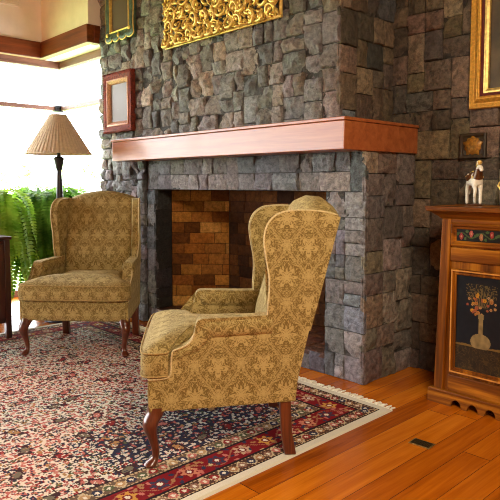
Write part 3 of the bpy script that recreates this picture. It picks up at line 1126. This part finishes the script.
# gilded openwork carving over the mantel
cw, ch = 1.30, 0.72
t = thing('gilt_carving', 'long gilded openwork carved panel of leafy scrolls hung on the chimney breast', 'wall carving', (-1.93, WALLF - 0.005, 2.298))
rng = random.Random(12)
bm = bmesh.new()
def vpt(x, z, y):
    return Vector((min(max(x, 0.012), cw - 0.012), -y, min(max(z, 0.012), ch - 0.012)))
def scroll(cx, cz, r, a0, hand, w0):
    pts, rad = [], []
    n = 30
    for k in range(n):
        s = k / (n - 1)
        rr = r * (1 - s * 0.84)
        a = a0 + hand * s * 2 * PI * 1.35
        pts.append(vpt(cx + rr * math.cos(a), cz + rr * math.sin(a), 0.028 + 0.016 * math.sin(s * 6) + 0.02 * s))
        rad.append(w0 * (0.55 + 0.75 * math.sin(min(1, s * 1.25 + .1) * PI)) * (1 - 0.3 * s))
    add_tube(bm, pts, rad, 7, 0.8)
    add_ball(bm, pts[-1], w0 * 1.3, w0 * 1.1, w0 * 1.3, 8, 6)
    # acanthus lobes on the outer curve
    for k in range(0, 20, 3):
        s = k / (n - 1)
        a = a0 + hand * s * 2 * PI * 1.35
        rr = r * (1 - s * 0.84)
        d = a + hand * 0.8
        L = r * rng.uniform(0.3, 0.5)
        p0 = vpt(cx + rr * math.cos(a), cz + rr * math.sin(a), 0.03)
        p1 = vpt(cx + rr * math.cos(a) + L * math.cos(d) * 0.6, cz + rr * math.sin(a) + L * math.sin(d) * 0.6, 0.042)
        p2 = vpt(cx + rr * math.cos(a) + L * math.cos(d + hand * 0.5), cz + rr * math.sin(a) + L * math.sin(d + hand * 0.5), 0.03)
        add_tube(bm, [p0, p1, p2], [w0 * 0.8, w0 * 1.15, w0 * 0.25], 6, 0.7)
rows_ = 7
for j in range(rows_):
    for i in range(12):
        cx = (i + 0.5 + (0.25 if j % 2 else -0.2)) * cw / 12
        cz = (j + 0.5) * ch / rows_ + rng.uniform(-0.02, 0.02)
        scroll(cx + rng.uniform(-0.02, 0.02), cz, rng.uniform(0.048, 0.072), rng.uniform(0, 2 * PI), rng.choice((-1, 1)), rng.uniform(0.0105, 0.0145))
for k in range(150):                 # linking leaf sprays
    cx, cz, a = rng.uniform(0.03, cw - 0.03), rng.uniform(0.03, ch - 0.03), rng.uniform(0, 2 * PI)
    pts = [vpt(cx + 0.085 * s * math.cos(a + s * 1.6), cz + 0.085 * s * math.sin(a + s * 1.6), 0.026 + 0.022 * math.sin(s * PI)) for s in (0, .25, .5, .75, 1)]
    add_tube(bm, pts, [0.005, 0.010, 0.0125, 0.009, 0.0025], 6, 0.7)
# lower and left running edge
for k in range(26):
    x = 0.02 + (cw - 0.04) * k / 25
    add_tube(bm, [vpt(x - 0.03, 0.02, 0.02), vpt(x, 0.032 + 0.012 * (k % 2), 0.04), vpt(x + 0.03, 0.014, 0.024)], [0.008, 0.015, 0.006], 6, 0.8)
for k in range(14):
    z = 0.03 + (ch - 0.06) * k / 13
    add_tube(bm, [vpt(0.02, z - 0.03, 0.02), vpt(0.035 + 0.012 * (k % 2), z, 0.04), vpt(0.014, z + 0.03, 0.024)], [0.008, 0.015, 0.006], 6, 0.8)
build(bm, 'scrollwork', M_GILT, t, angle=70)
bm = bmesh.new()
for x0, x1, z0, z1 in ((0.0, cw, 0.0, 0.022), (0.0, cw, ch - 0.022, ch), (0.0, 0.022, 0.022, ch - 0.022), (cw - 0.022, cw, 0.022, ch - 0.022)):
    add_box(bm, x0, x1, -0.02, 0.0, z0, z1)
build(bm, 'border', M_GILT, t, bevel=0.004)

# gold framed painting on the stone wall
pw, ph_ = 0.78, 1.0
t = thing('framed_painting', 'dark painting in a wide gold frame with maroon inner line on the stone wall', 'painting', (0.377 + pw / 2, 0.528, 1.66 + ph_ / 2))
bm = bmesh.new()
rect_frame(bm, pw, ph_, [(0, 0), (0, 0.03), (0.006, 0.036), (0.03, 0.03), (0.034, 0.034), (0.055, 0.05), (0.066, 0.046), (0.07, 0.036)])
build(bm, 'frame', M_GOLDFRAME, t, bevel=0.002)
bm = bmesh.new()
rect_frame(bm, pw, ph_, [(0.069, 0.02), (0.069, 0.037), (0.085, 0.033), (0.087, 0.02)])
build(bm, 'maroon_line', M_MAROON, t, label='maroon inner line')
bm = bmesh.new()
rect_frame(bm, pw, ph_, [(0.086, 0.015), (0.086, 0.032), (0.098, 0.034), (0.112, 0.024), (0.114, 0.008)])
build(bm, 'inner_frame', M_GILT_PALE, t, bevel=0.002)
box('canvas', plain('dark_canvas', (72, 58, 38), 0.55, 0, 0.3, 7), t, -pw / 2 + 0.11, pw / 2 - 0.11, -0.012, -0.004, -ph_ / 2 + 0.11, ph_ / 2 - 0.11, smooth=False)

def painted_panel(name, parent, w, h, fn, nx, nz, y0, thick, label=None):
    """flat panel whose face carries a painted picture; fn(u, v) -> sRGB"""
    vs, fs, cs = [], [], []
    for j in range(nz + 1):
        for i in range(nx + 1):
            vs.append((-w / 2 + w * i / nx, y0, h * j / nz))
    for j in range(nz):
        for i in range(nx):
            a = j * (nx + 1) + i
            fs.append((a, a + 1, a + nx + 2, a + nx + 1))
            cs.append(lin(fn((i + .5) / nx, (j + .5) / nz)) + (1,))
    b = len(vs)
    for p in ((-w / 2, y0, 0), (w / 2, y0, 0), (w / 2, y0, h), (-w / 2, y0, h)):
        vs.append(p)
        vs.append((p[0], y0 + thick, p[2]))
    for k in range(4):
        n = (k + 1) % 4
        fs.append((b + 2 * k, b + 2 * k + 1, b + 2 * n + 1, b + 2 * n))
        cs.append(lin((30, 24, 18)) + (1,))
    fs.append((b + 1, b + 3, b + 5, b + 7))
    cs.append(lin((30, 24, 18)) + (1,))
    me = bpy.data.meshes.new(name)
    me.from_pydata(vs, [], fs)
    at = me.color_attributes.new('tint', 'FLOAT_COLOR', 'CORNER')
    at.data.foreach_set('color', np.repeat(np.array(cs, np.float32), 4, axis=0).ravel())
    return link_mesh(me, name, M_PAINT, parent, smooth=False, label=label)

# square star plaque
t = thing('wall_plaque', 'small square dark plaque with golden star relief on the stone wall', 'plaque', (0.400, 0.525, 1.445))
bm = bmesh.new()
rect_frame(bm, 0.165, 0.15, [(0, 0), (0, 0.018), (0.006, 0.022), (0.018, 0.018), (0.022, 0.010)])
bm.faces.ensure_lookup_table()
vs = [bm.verts.new(p) for p in ((-0.062, -0.010, -0.055), (0.062, -0.010, -0.055), (0.062, -0.010, 0.055), (-0.062, -0.010, 0.055))]
bm.faces.new(vs)
build(bm, 'tile', plain('dark_tile', (50, 36, 22), 0.5, 0, 0.25, 50), t, bevel=0.002)
bm = bmesh.new()
pts = []
for k in range(20):
    a = 2 * PI * k / 20 + PI / 2
    r_ = 0.070 if k % 4 == 0 else 0.056 if k % 2 == 0 else 0.05
    pts.append((r_ * math.cos(a), r_ * math.sin(a)))
loft(bm, [[(x, -0.011, z) for x, z in pts], [(x * .92, -0.017, z * .92) for x, z in pts], [(x * .4, -0.026, z * .4) for x, z in pts]])
build(bm, 'star', plain('ochre_glaze', (150, 104, 38), 0.45, 0.2, 0.3, 60), t, label='golden star')

# ------------------------------------------------------------------ painted cabinet
CX0 = 0.86
t = thing('painted_cabinet', 'carved brown wooden cabinet with painted flower panels against the stone wall', 'cabinet', (CX0, 0, 0))
def taper(o):
    for v in o.data.vertices:
        p = v.co
        p.x *= 1 + 0.075 * (1.03 - p.z) / 0.95
    return o
HWB = CX0 - 0.45
taper(box('body', M_CAB_Z, t, -HWB, HWB, 0.095, 0.50, 0.06, 1.03, bevel=0.006))
# stiles and rails standing proud
for x0, x1 in ((-HWB - 0.002, -HWB + 0.05), (HWB - 0.05, HWB + 0.002)):
    taper(box('stile', M_CAB_Z, t, x0, x1, 0.082, 0.1, 0.07, 1.03, bevel=0.005))
for z0, z1 in ((0.80, 0.875), (0.08, 0.175), (1.005, 1.03)):
    bm = bmesh.new()
    add_box(bm, -HWB + 0.048, HWB - 0.048, 0.086, 0.1, z0, z1)
    build(bm, 'rail', M_CAB_X, t, bevel=0.006)
bm = bmesh.new()
prof = [(0.095, 1.025, 0.0), (0.088, 1.03, 0.012), (0.078, 1.045, 0.03), (0.058, 1.066, 0.062), (0.046, 1.072, 0.082), (0.044, 1.096, 0.088)]
loops = []
for y, z, e in prof:
    loops.append([(-HWB - e, y, z), (HWB + e, y, z), (HWB + e, 0.515, z), (-HWB - e, 0.515, z)])
loft(bm, loops)
build(bm, 'top', M_CAB_X, t, bevel=0.003)
# plinth with scalloped lower edge
bm = bmesh.new()
half = HWB + 0.063
cols_ = []
x_ = -half
def arch(x):
    """height of the cut-out above the floor at x"""
    q = (x + half - 0.136) / 0.095
    if q < 0 or x > half - 0.12:
        return 0.0
    f_ = (q % 1.0) * 0.095
    return 0.042 * math.sqrt(max(0.0, 1 - ((f_ - 0.033) / 0.031) ** 2)) if abs(f_ - 0.033) < 0.031 else 0.0
nx_ = 420
rows = []
for k in range(nx_ + 1):
    x = -half + 2 * half * k / nx_
    zb = arch(x)
    rows.append([(x, 0.074, zb), (x, 0.096, zb), (x, 0.096, 0.072), (x, 0.074, 0.072)])
loft(bm, rows)
add_box(bm, -half, -half + 0.02, 0.096, 0.51, 0.0, 0.072)
add_box(bm, half - 0.02, half, 0.096, 0.51, 0.0, 0.072)
build(bm, 'plinth', M_CAB_X, t)
box('plinth_moulding', M_CAB_X, t, -half + 0.005, half - 0.005, 0.070, 0.1, 0.066, 0.082, bevel=0.005)

def garland(u, v):
    c = (26, 24, 20)
    x = u * 5.2
    cv = 0.5 + 0.2 * math.sin(x * PI)
    if abs(v - cv) < 0.06:
        c = (70, 84, 44)
    k = math.floor(x)
    for q in (k, k + 1):
        fx = q + 0.5
        fy = 0.5 + (0.14 if q % 2 else -0.1)
        d = math.hypot((x - fx) * 1.5, v - fy)
        if d < 0.28:
            c = ((150, 52, 44), (176, 84, 70), (164, 110, 70))[q % 3] if d > 0.1 else (196, 132, 100)
        for s in (-0.42, 0.42):
            if math.hypot((x - fx - s) * 1.2, (v - fy + s * 0.4) * 1.6) < 0.2:
                c = (74, 92, 50)
    return c

def bouquet(u, v):
    x, z = (u - 0.5) * 0.28, v * 0.51
    n = noise.noise(Vector((u * 9, v * 18, 2.2)))
    c = (20 + 6 * n, 22 + 6 * n, 28 + 6 * n)
    if z < 0.140 + 0.004 * math.sin(u * 9):
        c = (44 + 18 * n, 33 + 14 * n, 18 + 8 * n)
        if abs(noise.noise(Vector((u * 14, v * 30, 7)))) < 0.08:
            c = (76, 56, 26)
        if z > 0.131:
            c = (120, 92, 42)
    # bare twigs and pale leaves spreading from the neck
    zc = z - 0.30
    if zc > 0:
        for a in (-0.62, -0.45, -0.3, -0.15, 0, 0.14, 0.3, 0.46, 0.62):
            if abs(x - zc * math.tan(a) * 0.85) < 0.0028 and 0.05 < zc < 0.145 - abs(a) * 0.05:
                c = (112, 92, 54)
        if 0.10 < zc < 0.17 and abs(x) < 0.085 and noise.noise(Vector((x * 120, z * 120, 1))) > 0.12:
            c = (104, 88, 50)
    rng_ = random.Random(5)
    for k in range(28):
        a, r_ = rng_.uniform(0, 2 * PI), math.sqrt(rng_.random())
        fx, fz = 0.080 * r_ * math.cos(a), 0.362 + 0.056 * r_ * math.sin(a)
        R_ = rng_.uniform(0.006, 0.0105)
        pc = rng_.choice([(176, 116, 52), (160, 88, 54), (184, 138, 84), (148, 72, 50), (190, 156, 112), (200, 140, 30)])
        d = math.hypot(x - fx, z - fz)
        if d < R_:
            c = pc if d > R_ * 0.35 else (150, 84, 40)
    # long necked vase
    zz_ = z - 0.13
    if 0 <= zz_ <= 0.185:
        if zz_ < 0.085:
            rr = 0.052 * math.sqrt(max(0, 1 - ((zz_ - 0.034) / 0.044) ** 2)) + 0.003
        else:
            rr = 0.012 + 0.004 * max(0, (zz_ - 0.15) / 0.03)
        rr = max(rr, 0.012)
        if abs(x) < rr:
            k = 0.85 + 0.2 * noise.noise(Vector((x * 40, z * 40, 3)))
            c = (164 * k, 138 * k, 88 * k)
    return tuple(max(0, min(255, q)) for q in c)

for sx in (-1, 1):
    # drawer
    dc = sx * (0.36 / 2 - 0.0)
    dx0, dx1 = (-HWB + 0.05, -0.012) if sx < 0 else (0.012, HWB - 0.05)
    dcx = (dx0 + dx1) / 2
    d = bpy.data.objects.new('drawer', None)
    C.objects.link(d)
    d.parent = t
    d.location = (dcx, 0.088, 0.945)
    ww = dx1 - dx0
    bm = bmesh.new()
    rect_frame(bm, ww, 0.125, [(0, -0.01), (0, 0.004), (0.006, 0.012), (0.014, 0.010), (0.02, 0.002), (0.024, 0.003), (0.030, -0.001), (0.032, -0.006)])
    bm.verts.index_update()
    build(bm, 'drawer_frame', M_CAB_X, d, bevel=0.0015)
    p = painted_panel('painted_panel', d, ww - 0.06, 0.066, garland, 88, 20, 0.003, 0.006, 'black panel painted with red flowers')
    p.location = (0, 0, -0.033)
    # door
    d = bpy.data.objects.new('door', None)
    C.objects.link(d)
    d.parent = t
    xa, xb = (-0.352, -0.012) if sx < 0 else (0.012, 0.352)
    d.location = ((xa + xb) / 2, 0.086, 0.19)
    ww, hh = xb - xa, 0.57
    bm = bmesh.new()
    rect_frame(bm, ww, hh, [(0, -0.008), (0, 0.004), (0.004, 0.008), (0.012, 0.008), (0.015, 0.001), (0.022, 0.001), (0.025, 0.005), (0.03, 0.002), (0.032, -0.008)], 0, hh / 2)
    build(bm, 'door_frame', M_CAB_Z, d, bevel=0.0012)
    bm = bmesh.new()
    rect_frame(bm, ww - 0.008, hh - 0.008, [(0.0, 0.0), (0.0, 0.0105), (0.007, 0.0105), (0.007, 0.0)], 0, hh / 2)
    build(bm, 'gilt_line', plain('amber_moulding', (206, 140, 64), 0.35, 0.2), d, label='light amber line round the panel')
    p = painted_panel('painted_panel', d, ww - 0.06, hh - 0.06, bouquet, 96, 190, 0.003, 0.006, 'black panel painted with a bouquet in a long-necked vase')
    p.location = (0, 0, 0.03)

# ------------------------------------------------------------------ figurine and vase on the cabinet
t = thing('horse_figurine', 'small white prancing horse figurine with brown and gold trappings on cabinet top', 'figurine', (0.527, 0.29, 1.0965), R(-46))
def skin(name, verts, edges, radii, mat, parent, root=0, lev=2):
    me = bpy.data.meshes.new(name)
    me.from_pydata(verts, edges, [])
    o = link_mesh(me, name, mat, parent, smooth=False)
    sm = o.modifiers.new('skin', 'SKIN')
    sm.use_smooth_shade = True
    for i, r_ in enumerate(radii):
        r_ = r_ if hasattr(r_, '__len__') else (r_, r_)
        me.skin_vertices[0].data[i].radius = r_
        me.skin_vertices[0].data[i].use_root = (i == root)
    m_ = o.modifiers.new('sub', 'SUBSURF')
    m_.levels = m_.render_levels = lev
    return o
# horse faces +x/-y of its own frame: chest at x=+.04
V = [(-0.045, 0, 0.150), (0.0, 0, 0.145), (0.042, 0, 0.152), (0.060, 0, 0.185), (0.072, 0, 0.218), (0.094, 0, 0.212), (0.116, 0, 0.190),   # 0-6 trunk, neck, head
     (-0.050, 0.020, 0.115), (-0.058, 0.021, 0.062), (-0.054, 0.021, 0.008),      # hind left
     (-0.050, -0.020, 0.115), (-0.062, -0.021, 0.062), (-0.060, -0.021, 0.008),   # hind right
     (0.044, 0.018, 0.112), (0.046, 0.018, 0.060), (0.044, 0.018, 0.008),         # fore standing
     (0.050, -0.020, 0.116), (0.082, -0.022, 0.086), (0.066, -0.022, 0.044),      # fore raised
     (-0.074, 0, 0.14), (-0.088, 0, 0.10), (-0.084, 0, 0.06)]                     # tail
Ed = [(0, 1), (1, 2), (2, 3), (3, 4), (4, 5), (5, 6), (0, 7), (7, 8), (8, 9), (0, 10), (10, 11), (11, 12), (2, 13), (13, 14), (14, 15), (2, 16), (16, 17), (17, 18), (0, 19), (19, 20), (20, 21)]
Ra = [0.030, 0.031, 0.030, 0.020, 0.016, 0.013, 0.009, 0.017, 0.009, 0.009, 0.017, 0.009, 0.009, 0.014, 0.009, 0.009, 0.014, 0.009, 0.008, 0.008, 0.010, 0.004]
skin('body', V, Ed, Ra, M_WHITE, t, 1)
bm = bmesh.new()
add_tube(bm, [(0.03, 0, 0.150), (0.0, 0, 0.150), (-0.03, 0, 0.152), (-0.055, 0, 0.152)], [0.030, 0.036, 0.038, 0.034], 14)
add_tube(bm, [(0.046, 0, 0.156), (0.060, 0, 0.186), (0.068, 0, 0.206)], [0.030, 0.0235, 0.0195], 12)
build(bm, 'saddle_cloth', M_BROWNGLAZE, t, label='brown glazed saddle cloth')
bm = bmesh.new()
add_tube(bm, smooth_path([(0.036, 0, 0.192), (0.048, 0, 0.222), (0.066, 0, 0.240), (0.086, 0, 0.236)], 4), [0.008] * 4 + [0.012] * 4 + [0.012] * 4 + [0.006], 8)
build(bm, 'mane', M_GILT, t, label='gilded mane')
bm = bmesh.new()
for k in range(5):
    if k:
        build(bm, 'bell', M_GILT, t, label='gilded bell')
        bm = bmesh.new()
    add_ball(bm, (0.058 - 0.02 * abs(k - 2) * 0.2, (k - 2) * 0.013, 0.166 - 0.004 * abs(k - 2)), 0.007, 0.007, 0.008, 8, 5)
build(bm, 'bell', M_GILT, t, label='gilded bell')
bm = bmesh.new()
add_tube(bm, [(-0.055, 0.03, 0.16), (-0.03, 0.0, 0.188), (-0.055, -0.03, 0.16)], [0.007, 0.009, 0.007], 8)
build(bm, 'trappings', M_GILT, t, label='gilded trappings')
for y_ in (-0.009, 0.009):
    bm = bmesh.new()
    add_tube(bm, [(0.072, y_, 0.228), (0.072, y_ * 1.3, 0.246)], [0.0055, 0.0015], 6)
    build(bm, 'ear', M_WHITE, t)
bm = bmesh.new()
add_lathe(bm, [(0.075, 0.0), (0.078, 0.003), (0.078, 0.007), (0.072, 0.010)], 20)
for v in bm.verts:
    v.co.y *= 0.5
build(bm, 'base', M_BROWNGLAZE, t)

t = thing('lidded_vase', 'dark lidded vase with a gilded knob at the right of the horse figurine', 'vase', (0.735, 0.30, 1.0965))
bm = bmesh.new()
add_lathe(bm, [(0.034, 0), (0.036, 0.006), (0.05, 0.03), (0.064, 0.07), (0.062, 0.10), (0.048, 0.125), (0.036, 0.132)], 24)
build(bm, 'vase_body', plain('dark_blue_glaze', (28, 30, 40), 0.25), t)
bm = bmesh.new()
add_lathe(bm, [(0.040, 0.132), (0.040, 0.138), (0.028, 0.148), (0.010, 0.153)], 24)
ld = build(bm, 'lid', plain('dark_blue_lid', (30, 32, 44), 0.25), t)
bm = bmesh.new()
add_ball(bm, (0, 0, 0.165), 0.016, 0.016, 0.016)
build(bm, 'knob', M_GILT, ld, label='gilded knob')
for s in (-1, 1):
    bm = bmesh.new()
    add_tube(bm, [(s * 0.05, 0, 0.115), (s * 0.072, 0, 0.128), (s * 0.078, 0, 0.112), (s * 0.064, 0, 0.09)], [0.007] * 4, 8)
    build(bm, 'handle', M_GILT, t, label='gilded handle')

# ------------------------------------------------------------------ standing lamp
t = thing('floor_lamp', 'standing lamp with pleated tan cone shade and dark turned pole behind the armchair', 'lamp', (-2.893, -0.535, 0))
bm = bmesh.new()
add_lathe(bm, [(0.15, 0), (0.155, 0.012), (0.15, 0.025), (0.10, 0.04), (0.05, 0.06), (0.034, 0.09)], 28)
build(bm, 'base', M_POLE, t)
bm = bmesh.new()
add_lathe(bm, [(0.034, 0.085), (0.038, 0.2), (0.037, 0.6), (0.034, 1.0), (0.026, 1.22), (0.019, 1.33), (0.017, 1.335)], 20)
build(bm, 'pole', M_POLE, t)
bm = bmesh.new()
add_lathe(bm, [(0.018, 1.333), (0.026, 1.345), (0.034, 1.385), (0.044, 1.43), (0.048, 1.44), (0.034, 1.452), (0.016, 1.462), (0.013, 1.60), (0.02, 1.61), (0.02, 1.66)], 20)
build(bm, 'finial_cup', M_POLE, t)
bm = bmesh.new()
n = 144
r0, r1, z0, z1 = 0.285, 0.072, 1.476, 1.822
loops = []
for z_s in (0.0, 0.02, 0.021, 0.25, 0.5, 0.75, 0.978, 0.98, 1.0):
    lp = []
    for k in range(n):
        a = 2 * PI * k / n
        band = z_s < 0.0205 or z_s > 0.979
        rr = r0 + (r1 - r0) * z_s + (0.0025 if band else (0.0 if k % 3 else -0.0045 - 0.004 * (1 - z_s)))
        lp.append((rr * math.cos(a), rr * math.sin(a), z0 + (z1 - z0) * z_s))
    loops.append(lp)
inner = [[(p[0] * 0.975, p[1] * 0.975, p[2]) for p in lp] for lp in (loops[-1], loops[0])]
loft(bm, loops + inner + [loops[0]], cap=False)
bmesh.ops.remove_doubles(bm, verts=bm.verts[:], dist=1e-6)
build(bm, 'shade', M_SHADE, t, angle=30)
bm = bmesh.new()
for a in (0, 2 * PI / 3, 4 * PI / 3):
    add_tube(bm, [(0.018 * math.cos(a), 0.018 * math.sin(a), 1.655), (0.075 * math.cos(a) * .95, 0.075 * math.sin(a) * .90, 1.812)], 0.0025, 6)
build(bm, 'shade_holder', M_BLACK, t)

# ------------------------------------------------------------------ ferns
def fern(label, loc, seed, mat, n=80, L0=0.75, top=1.0, potz=0.82):
    t = thing('potted_fern', label, 'fern', loc, 0, 'hanging-leaf ferns at the corner window')
    rng = random.Random(seed)
    bm = bmesh.new()
    add_lathe(bm, [(0.12, 0.0), (0.13, 0.02), (0.15, 0.4), (0.175, potz - 0.06), (0.19, potz - 0.05), (0.19, potz), (0.17, potz), (0.165, potz - 0.03)], 24)
    build(bm, 'pot', M_POT, t)
    vs, fs = [], []
    for k in range(n):
        az = rng.uniform(0, 2 * PI)
        L = L0 * rng.uniform(0.75, 1.25)
        el = rng.uniform(0.4, 1.4)
        curl = rng.uniform(0.10, 0.22)
        d = Vector((math.cos(az), math.sin(az), 0))
        p = Vector((0.05 * d.x, 0.05 * d.y, potz))
        ang = el
        ns = 34
        pts = []
        for s in range(ns):
            pts.append(p.copy())
            ang -= (L / ns) / curl
            ang = max(ang, -1.45 - 0.1 * math.sin(k))
            p = p + (d * math.cos(ang) + Z * math.sin(ang)) * (L / ns)
        side = d.cross(Z)
        roll = rng.uniform(-0.5, 0.5)
        for s in range(2, ns):
            q = s / ns
            a, b = pts[s - 1], pts[s]
            tdir = (b - a).normalized()
            nrm = side.cross(tdir)
            wl = 0.062 * math.sin(PI * min(1, q * 0.9 + 0.12)) ** 0.7 + 0.006
            hw = (b - a).length * 0.40
            for sg in (1, -1):
                sd_ = (side * sg * math.cos(roll) + nrm * (0.25 + sg * math.sin(roll) * .6) * rng.uniform(0.4, 1.3)).normalized()
                base = len(vs)
                tip = a + sd_ * wl + tdir * wl * 0.25
                vs += [a - tdir * hw, a + sd_ * wl * 0.55 - tdir * hw * 0.7, tip, a + sd_ * wl * 0.5 + tdir * hw * 1.4, a + tdir * hw]
                fs.append((base, base + 1, base + 2, base + 3, base + 4))
        for s in range(ns - 1):         # stalk
            base = len(vs)
            w_ = 0.003
            vs += [pts[s] - side * w_, pts[s] + side * w_, pts[s + 1] + side * w_, pts[s + 1] - side * w_]
            fs.append((base, base + 1, base + 2, base + 3))
    me = bpy.data.meshes.new('fronds')
    me.from_pydata([tuple(v) for v in vs], [], fs)
    link_mesh(me, 'fronds', mat, t, smooth=False)
    return t
fern('lush green fern drooping between the lamp pole and the corner window behind the armchair', (-3.50, -0.38, 0), 3, M_FERN_DARK, 120, 0.95, potz=1.04)
fern('bright green fern at the left edge behind the dark wooden cabinet', (-3.38, -1.0, 0), 6, M_FERN, 120, 0.98, potz=1.04)

# ------------------------------------------------------------------ dark wooden cabinet at the left edge
t = thing('side_cabinet', 'dark reddish wooden cabinet on legs cut by the left edge beside the armchair', 'cabinet', (-2.72, -1.43, 0.0099), R(90))
for x_ in (-0.30, 0.285):
    for y_ in (-0.17, 0.13):
        bm = bmesh.new()
        add_box(bm, x_ - 0.022, x_ + 0.022, y_ - 0.022, y_ + 0.022, 0 if y_ < 0 else -0.0099, 0.775)
        build(bm, 'leg', M_DARKWOOD, t, bevel=0.004)
box('body', M_DARKWOOD, t, -0.29, 0.275, -0.165, 0.125, 0.12, 0.77, bevel=0.004)
box('top', M_DARKWOOD, t, -0.335, 0.318, -0.205, 0.165, 0.775, 0.80, bevel=0.006)
for sx in (-1, 1):
    d = bpy.data.objects.new('door', None)
    C.objects.link(d)
    d.parent = t
    d.location = (-0.0075 + sx * 0.14, -0.166, 0.45)
    bm = bmesh.new()
    rect_frame(bm, 0.27, 0.58, [(0, 0), (0, 0.012), (0.045, 0.012), (0.05, 0.004)])
    build(bm, 'door_frame', M_DARKWOOD, d, bevel=0.003)
    bm = bmesh.new()
    for k in range(20):
        z_ = -0.235 + 0.0245 * k
        add_box(bm, -0.088, 0.088, -0.008, 0.0, z_, z_ + 0.017)
    build(bm, 'slat_panel', M_DARKWOOD, d, bevel=0.002)

# ------------------------------------------------------------------ small things
t = thing('floor_outlet', 'small rectangular brass outlet cover let into the floor boards', 'outlet cover', (0.665, -0.455, 0.0), R(4))
box('plate', M_BRASS, t, -0.052, 0.052, -0.034, 0.034, 0.0, 0.004, bevel=0.0015)
DB = plain('dark_brass', (58, 48, 28), 0.4, 0.6, 0.5, 160)
bm = bmesh.new()
add_box(bm, -0.045, 0.045, -0.027, 0.027, 0.0035, 0.0052)
for k in range(9):
    for q in range(3):
        add_ball(bm, (-0.036 + 0.009 * k, -0.016 + 0.016 * q + 0.004 * (k % 2), 0.0052), 0.0036, 0.006, 0.0016, 8, 4)
build(bm, 'embossed_lid', DB, t, label='dark embossed centre')

t = thing('wall_vent', 'pale air vent high on the cream wall at the top left', 'vent', (-4.04, -0.62, 3.02))
bm = bmesh.new()
for (y0, y1, z0, z1) in ((-0.25, 0.25, 0.0, 0.02), (-0.25, 0.25, 0.15, 0.17), (-0.25, -0.23, 0.02, 0.15), (0.23, 0.25, 0.02, 0.15)):
    add_box(bm, 0.0, 0.012, y0, y1, z0, z1)
build(bm, 'vent_frame', M_CREAM, t)
bm = bmesh.new()
for k in range(6):
    add_box(bm, 0.001, 0.009, -0.232, 0.232, 0.026 + k * 0.021, 0.036 + k * 0.021)
build(bm, 'louvres', M_CREAM, t)

# ------------------------------------------------------------------ garden beyond the glass
def shrub(label, loc, seed, h, n):
    t = thing('garden_plant', label, 'plant', loc)
    rng = random.Random(seed)
    bm = bmesh.new()
    lb_v, lb_f = [], []
    for k in range(n):
        az = rng.uniform(0, 2 * PI)
        d = Vector((math.cos(az), math.sin(az), 0))
        pts = smooth_path([(0, 0, 0), tuple(d * 0.12 * h + Z * h * 0.5), tuple(d * 0.3 * h + Z * h * rng.uniform(0.8, 1.0)), tuple(d * 0.45 * h + Z * h * rng.uniform(0.75, 1.0))], 5)
        add_tube(bm, pts, [0.012 * (1 - 0.8 * i / len(pts)) for i in range(len(pts))], 5)
        for i in range(5, len(pts)):
            for q in range(3):
                a = Vector(pts[i])
                dr = Vector((rng.uniform(-1, 1), rng.uniform(-1, 1), rng.uniform(-.4, .8))).normalized()
                sd_ = dr.cross(Vector((rng.uniform(-1, 1), rng.uniform(-1, 1), 1))).normalized()
                L = rng.uniform(0.07, 0.14)
                b0 = len(lb_v)
                lb_v += [a, a + dr * L * 0.5 + sd_ * L * 0.2, a + dr * L, a + dr * L * 0.5 - sd_ * L * 0.2]
                lb_f.append((b0, b0 + 1, b0 + 2, b0 + 3))
    build(bm, 'stems', M_SHRUB, t)
    me = bpy.data.meshes.new('leaves')
    me.from_pydata([tuple(v) for v in lb_v], [], lb_f)
    link_mesh(me, 'leaves', M_SHRUB, t, smooth=False)
shrub('pale sunlit garden plant with arching stems outside the window near the lamp', (-6.6, 1.3, -0.05), 2, 1.55, 7)
shrub('pale sunlit garden plant outside the window at the left edge', (-6.0, -0.55, -0.05), 4, 1.5, 8)
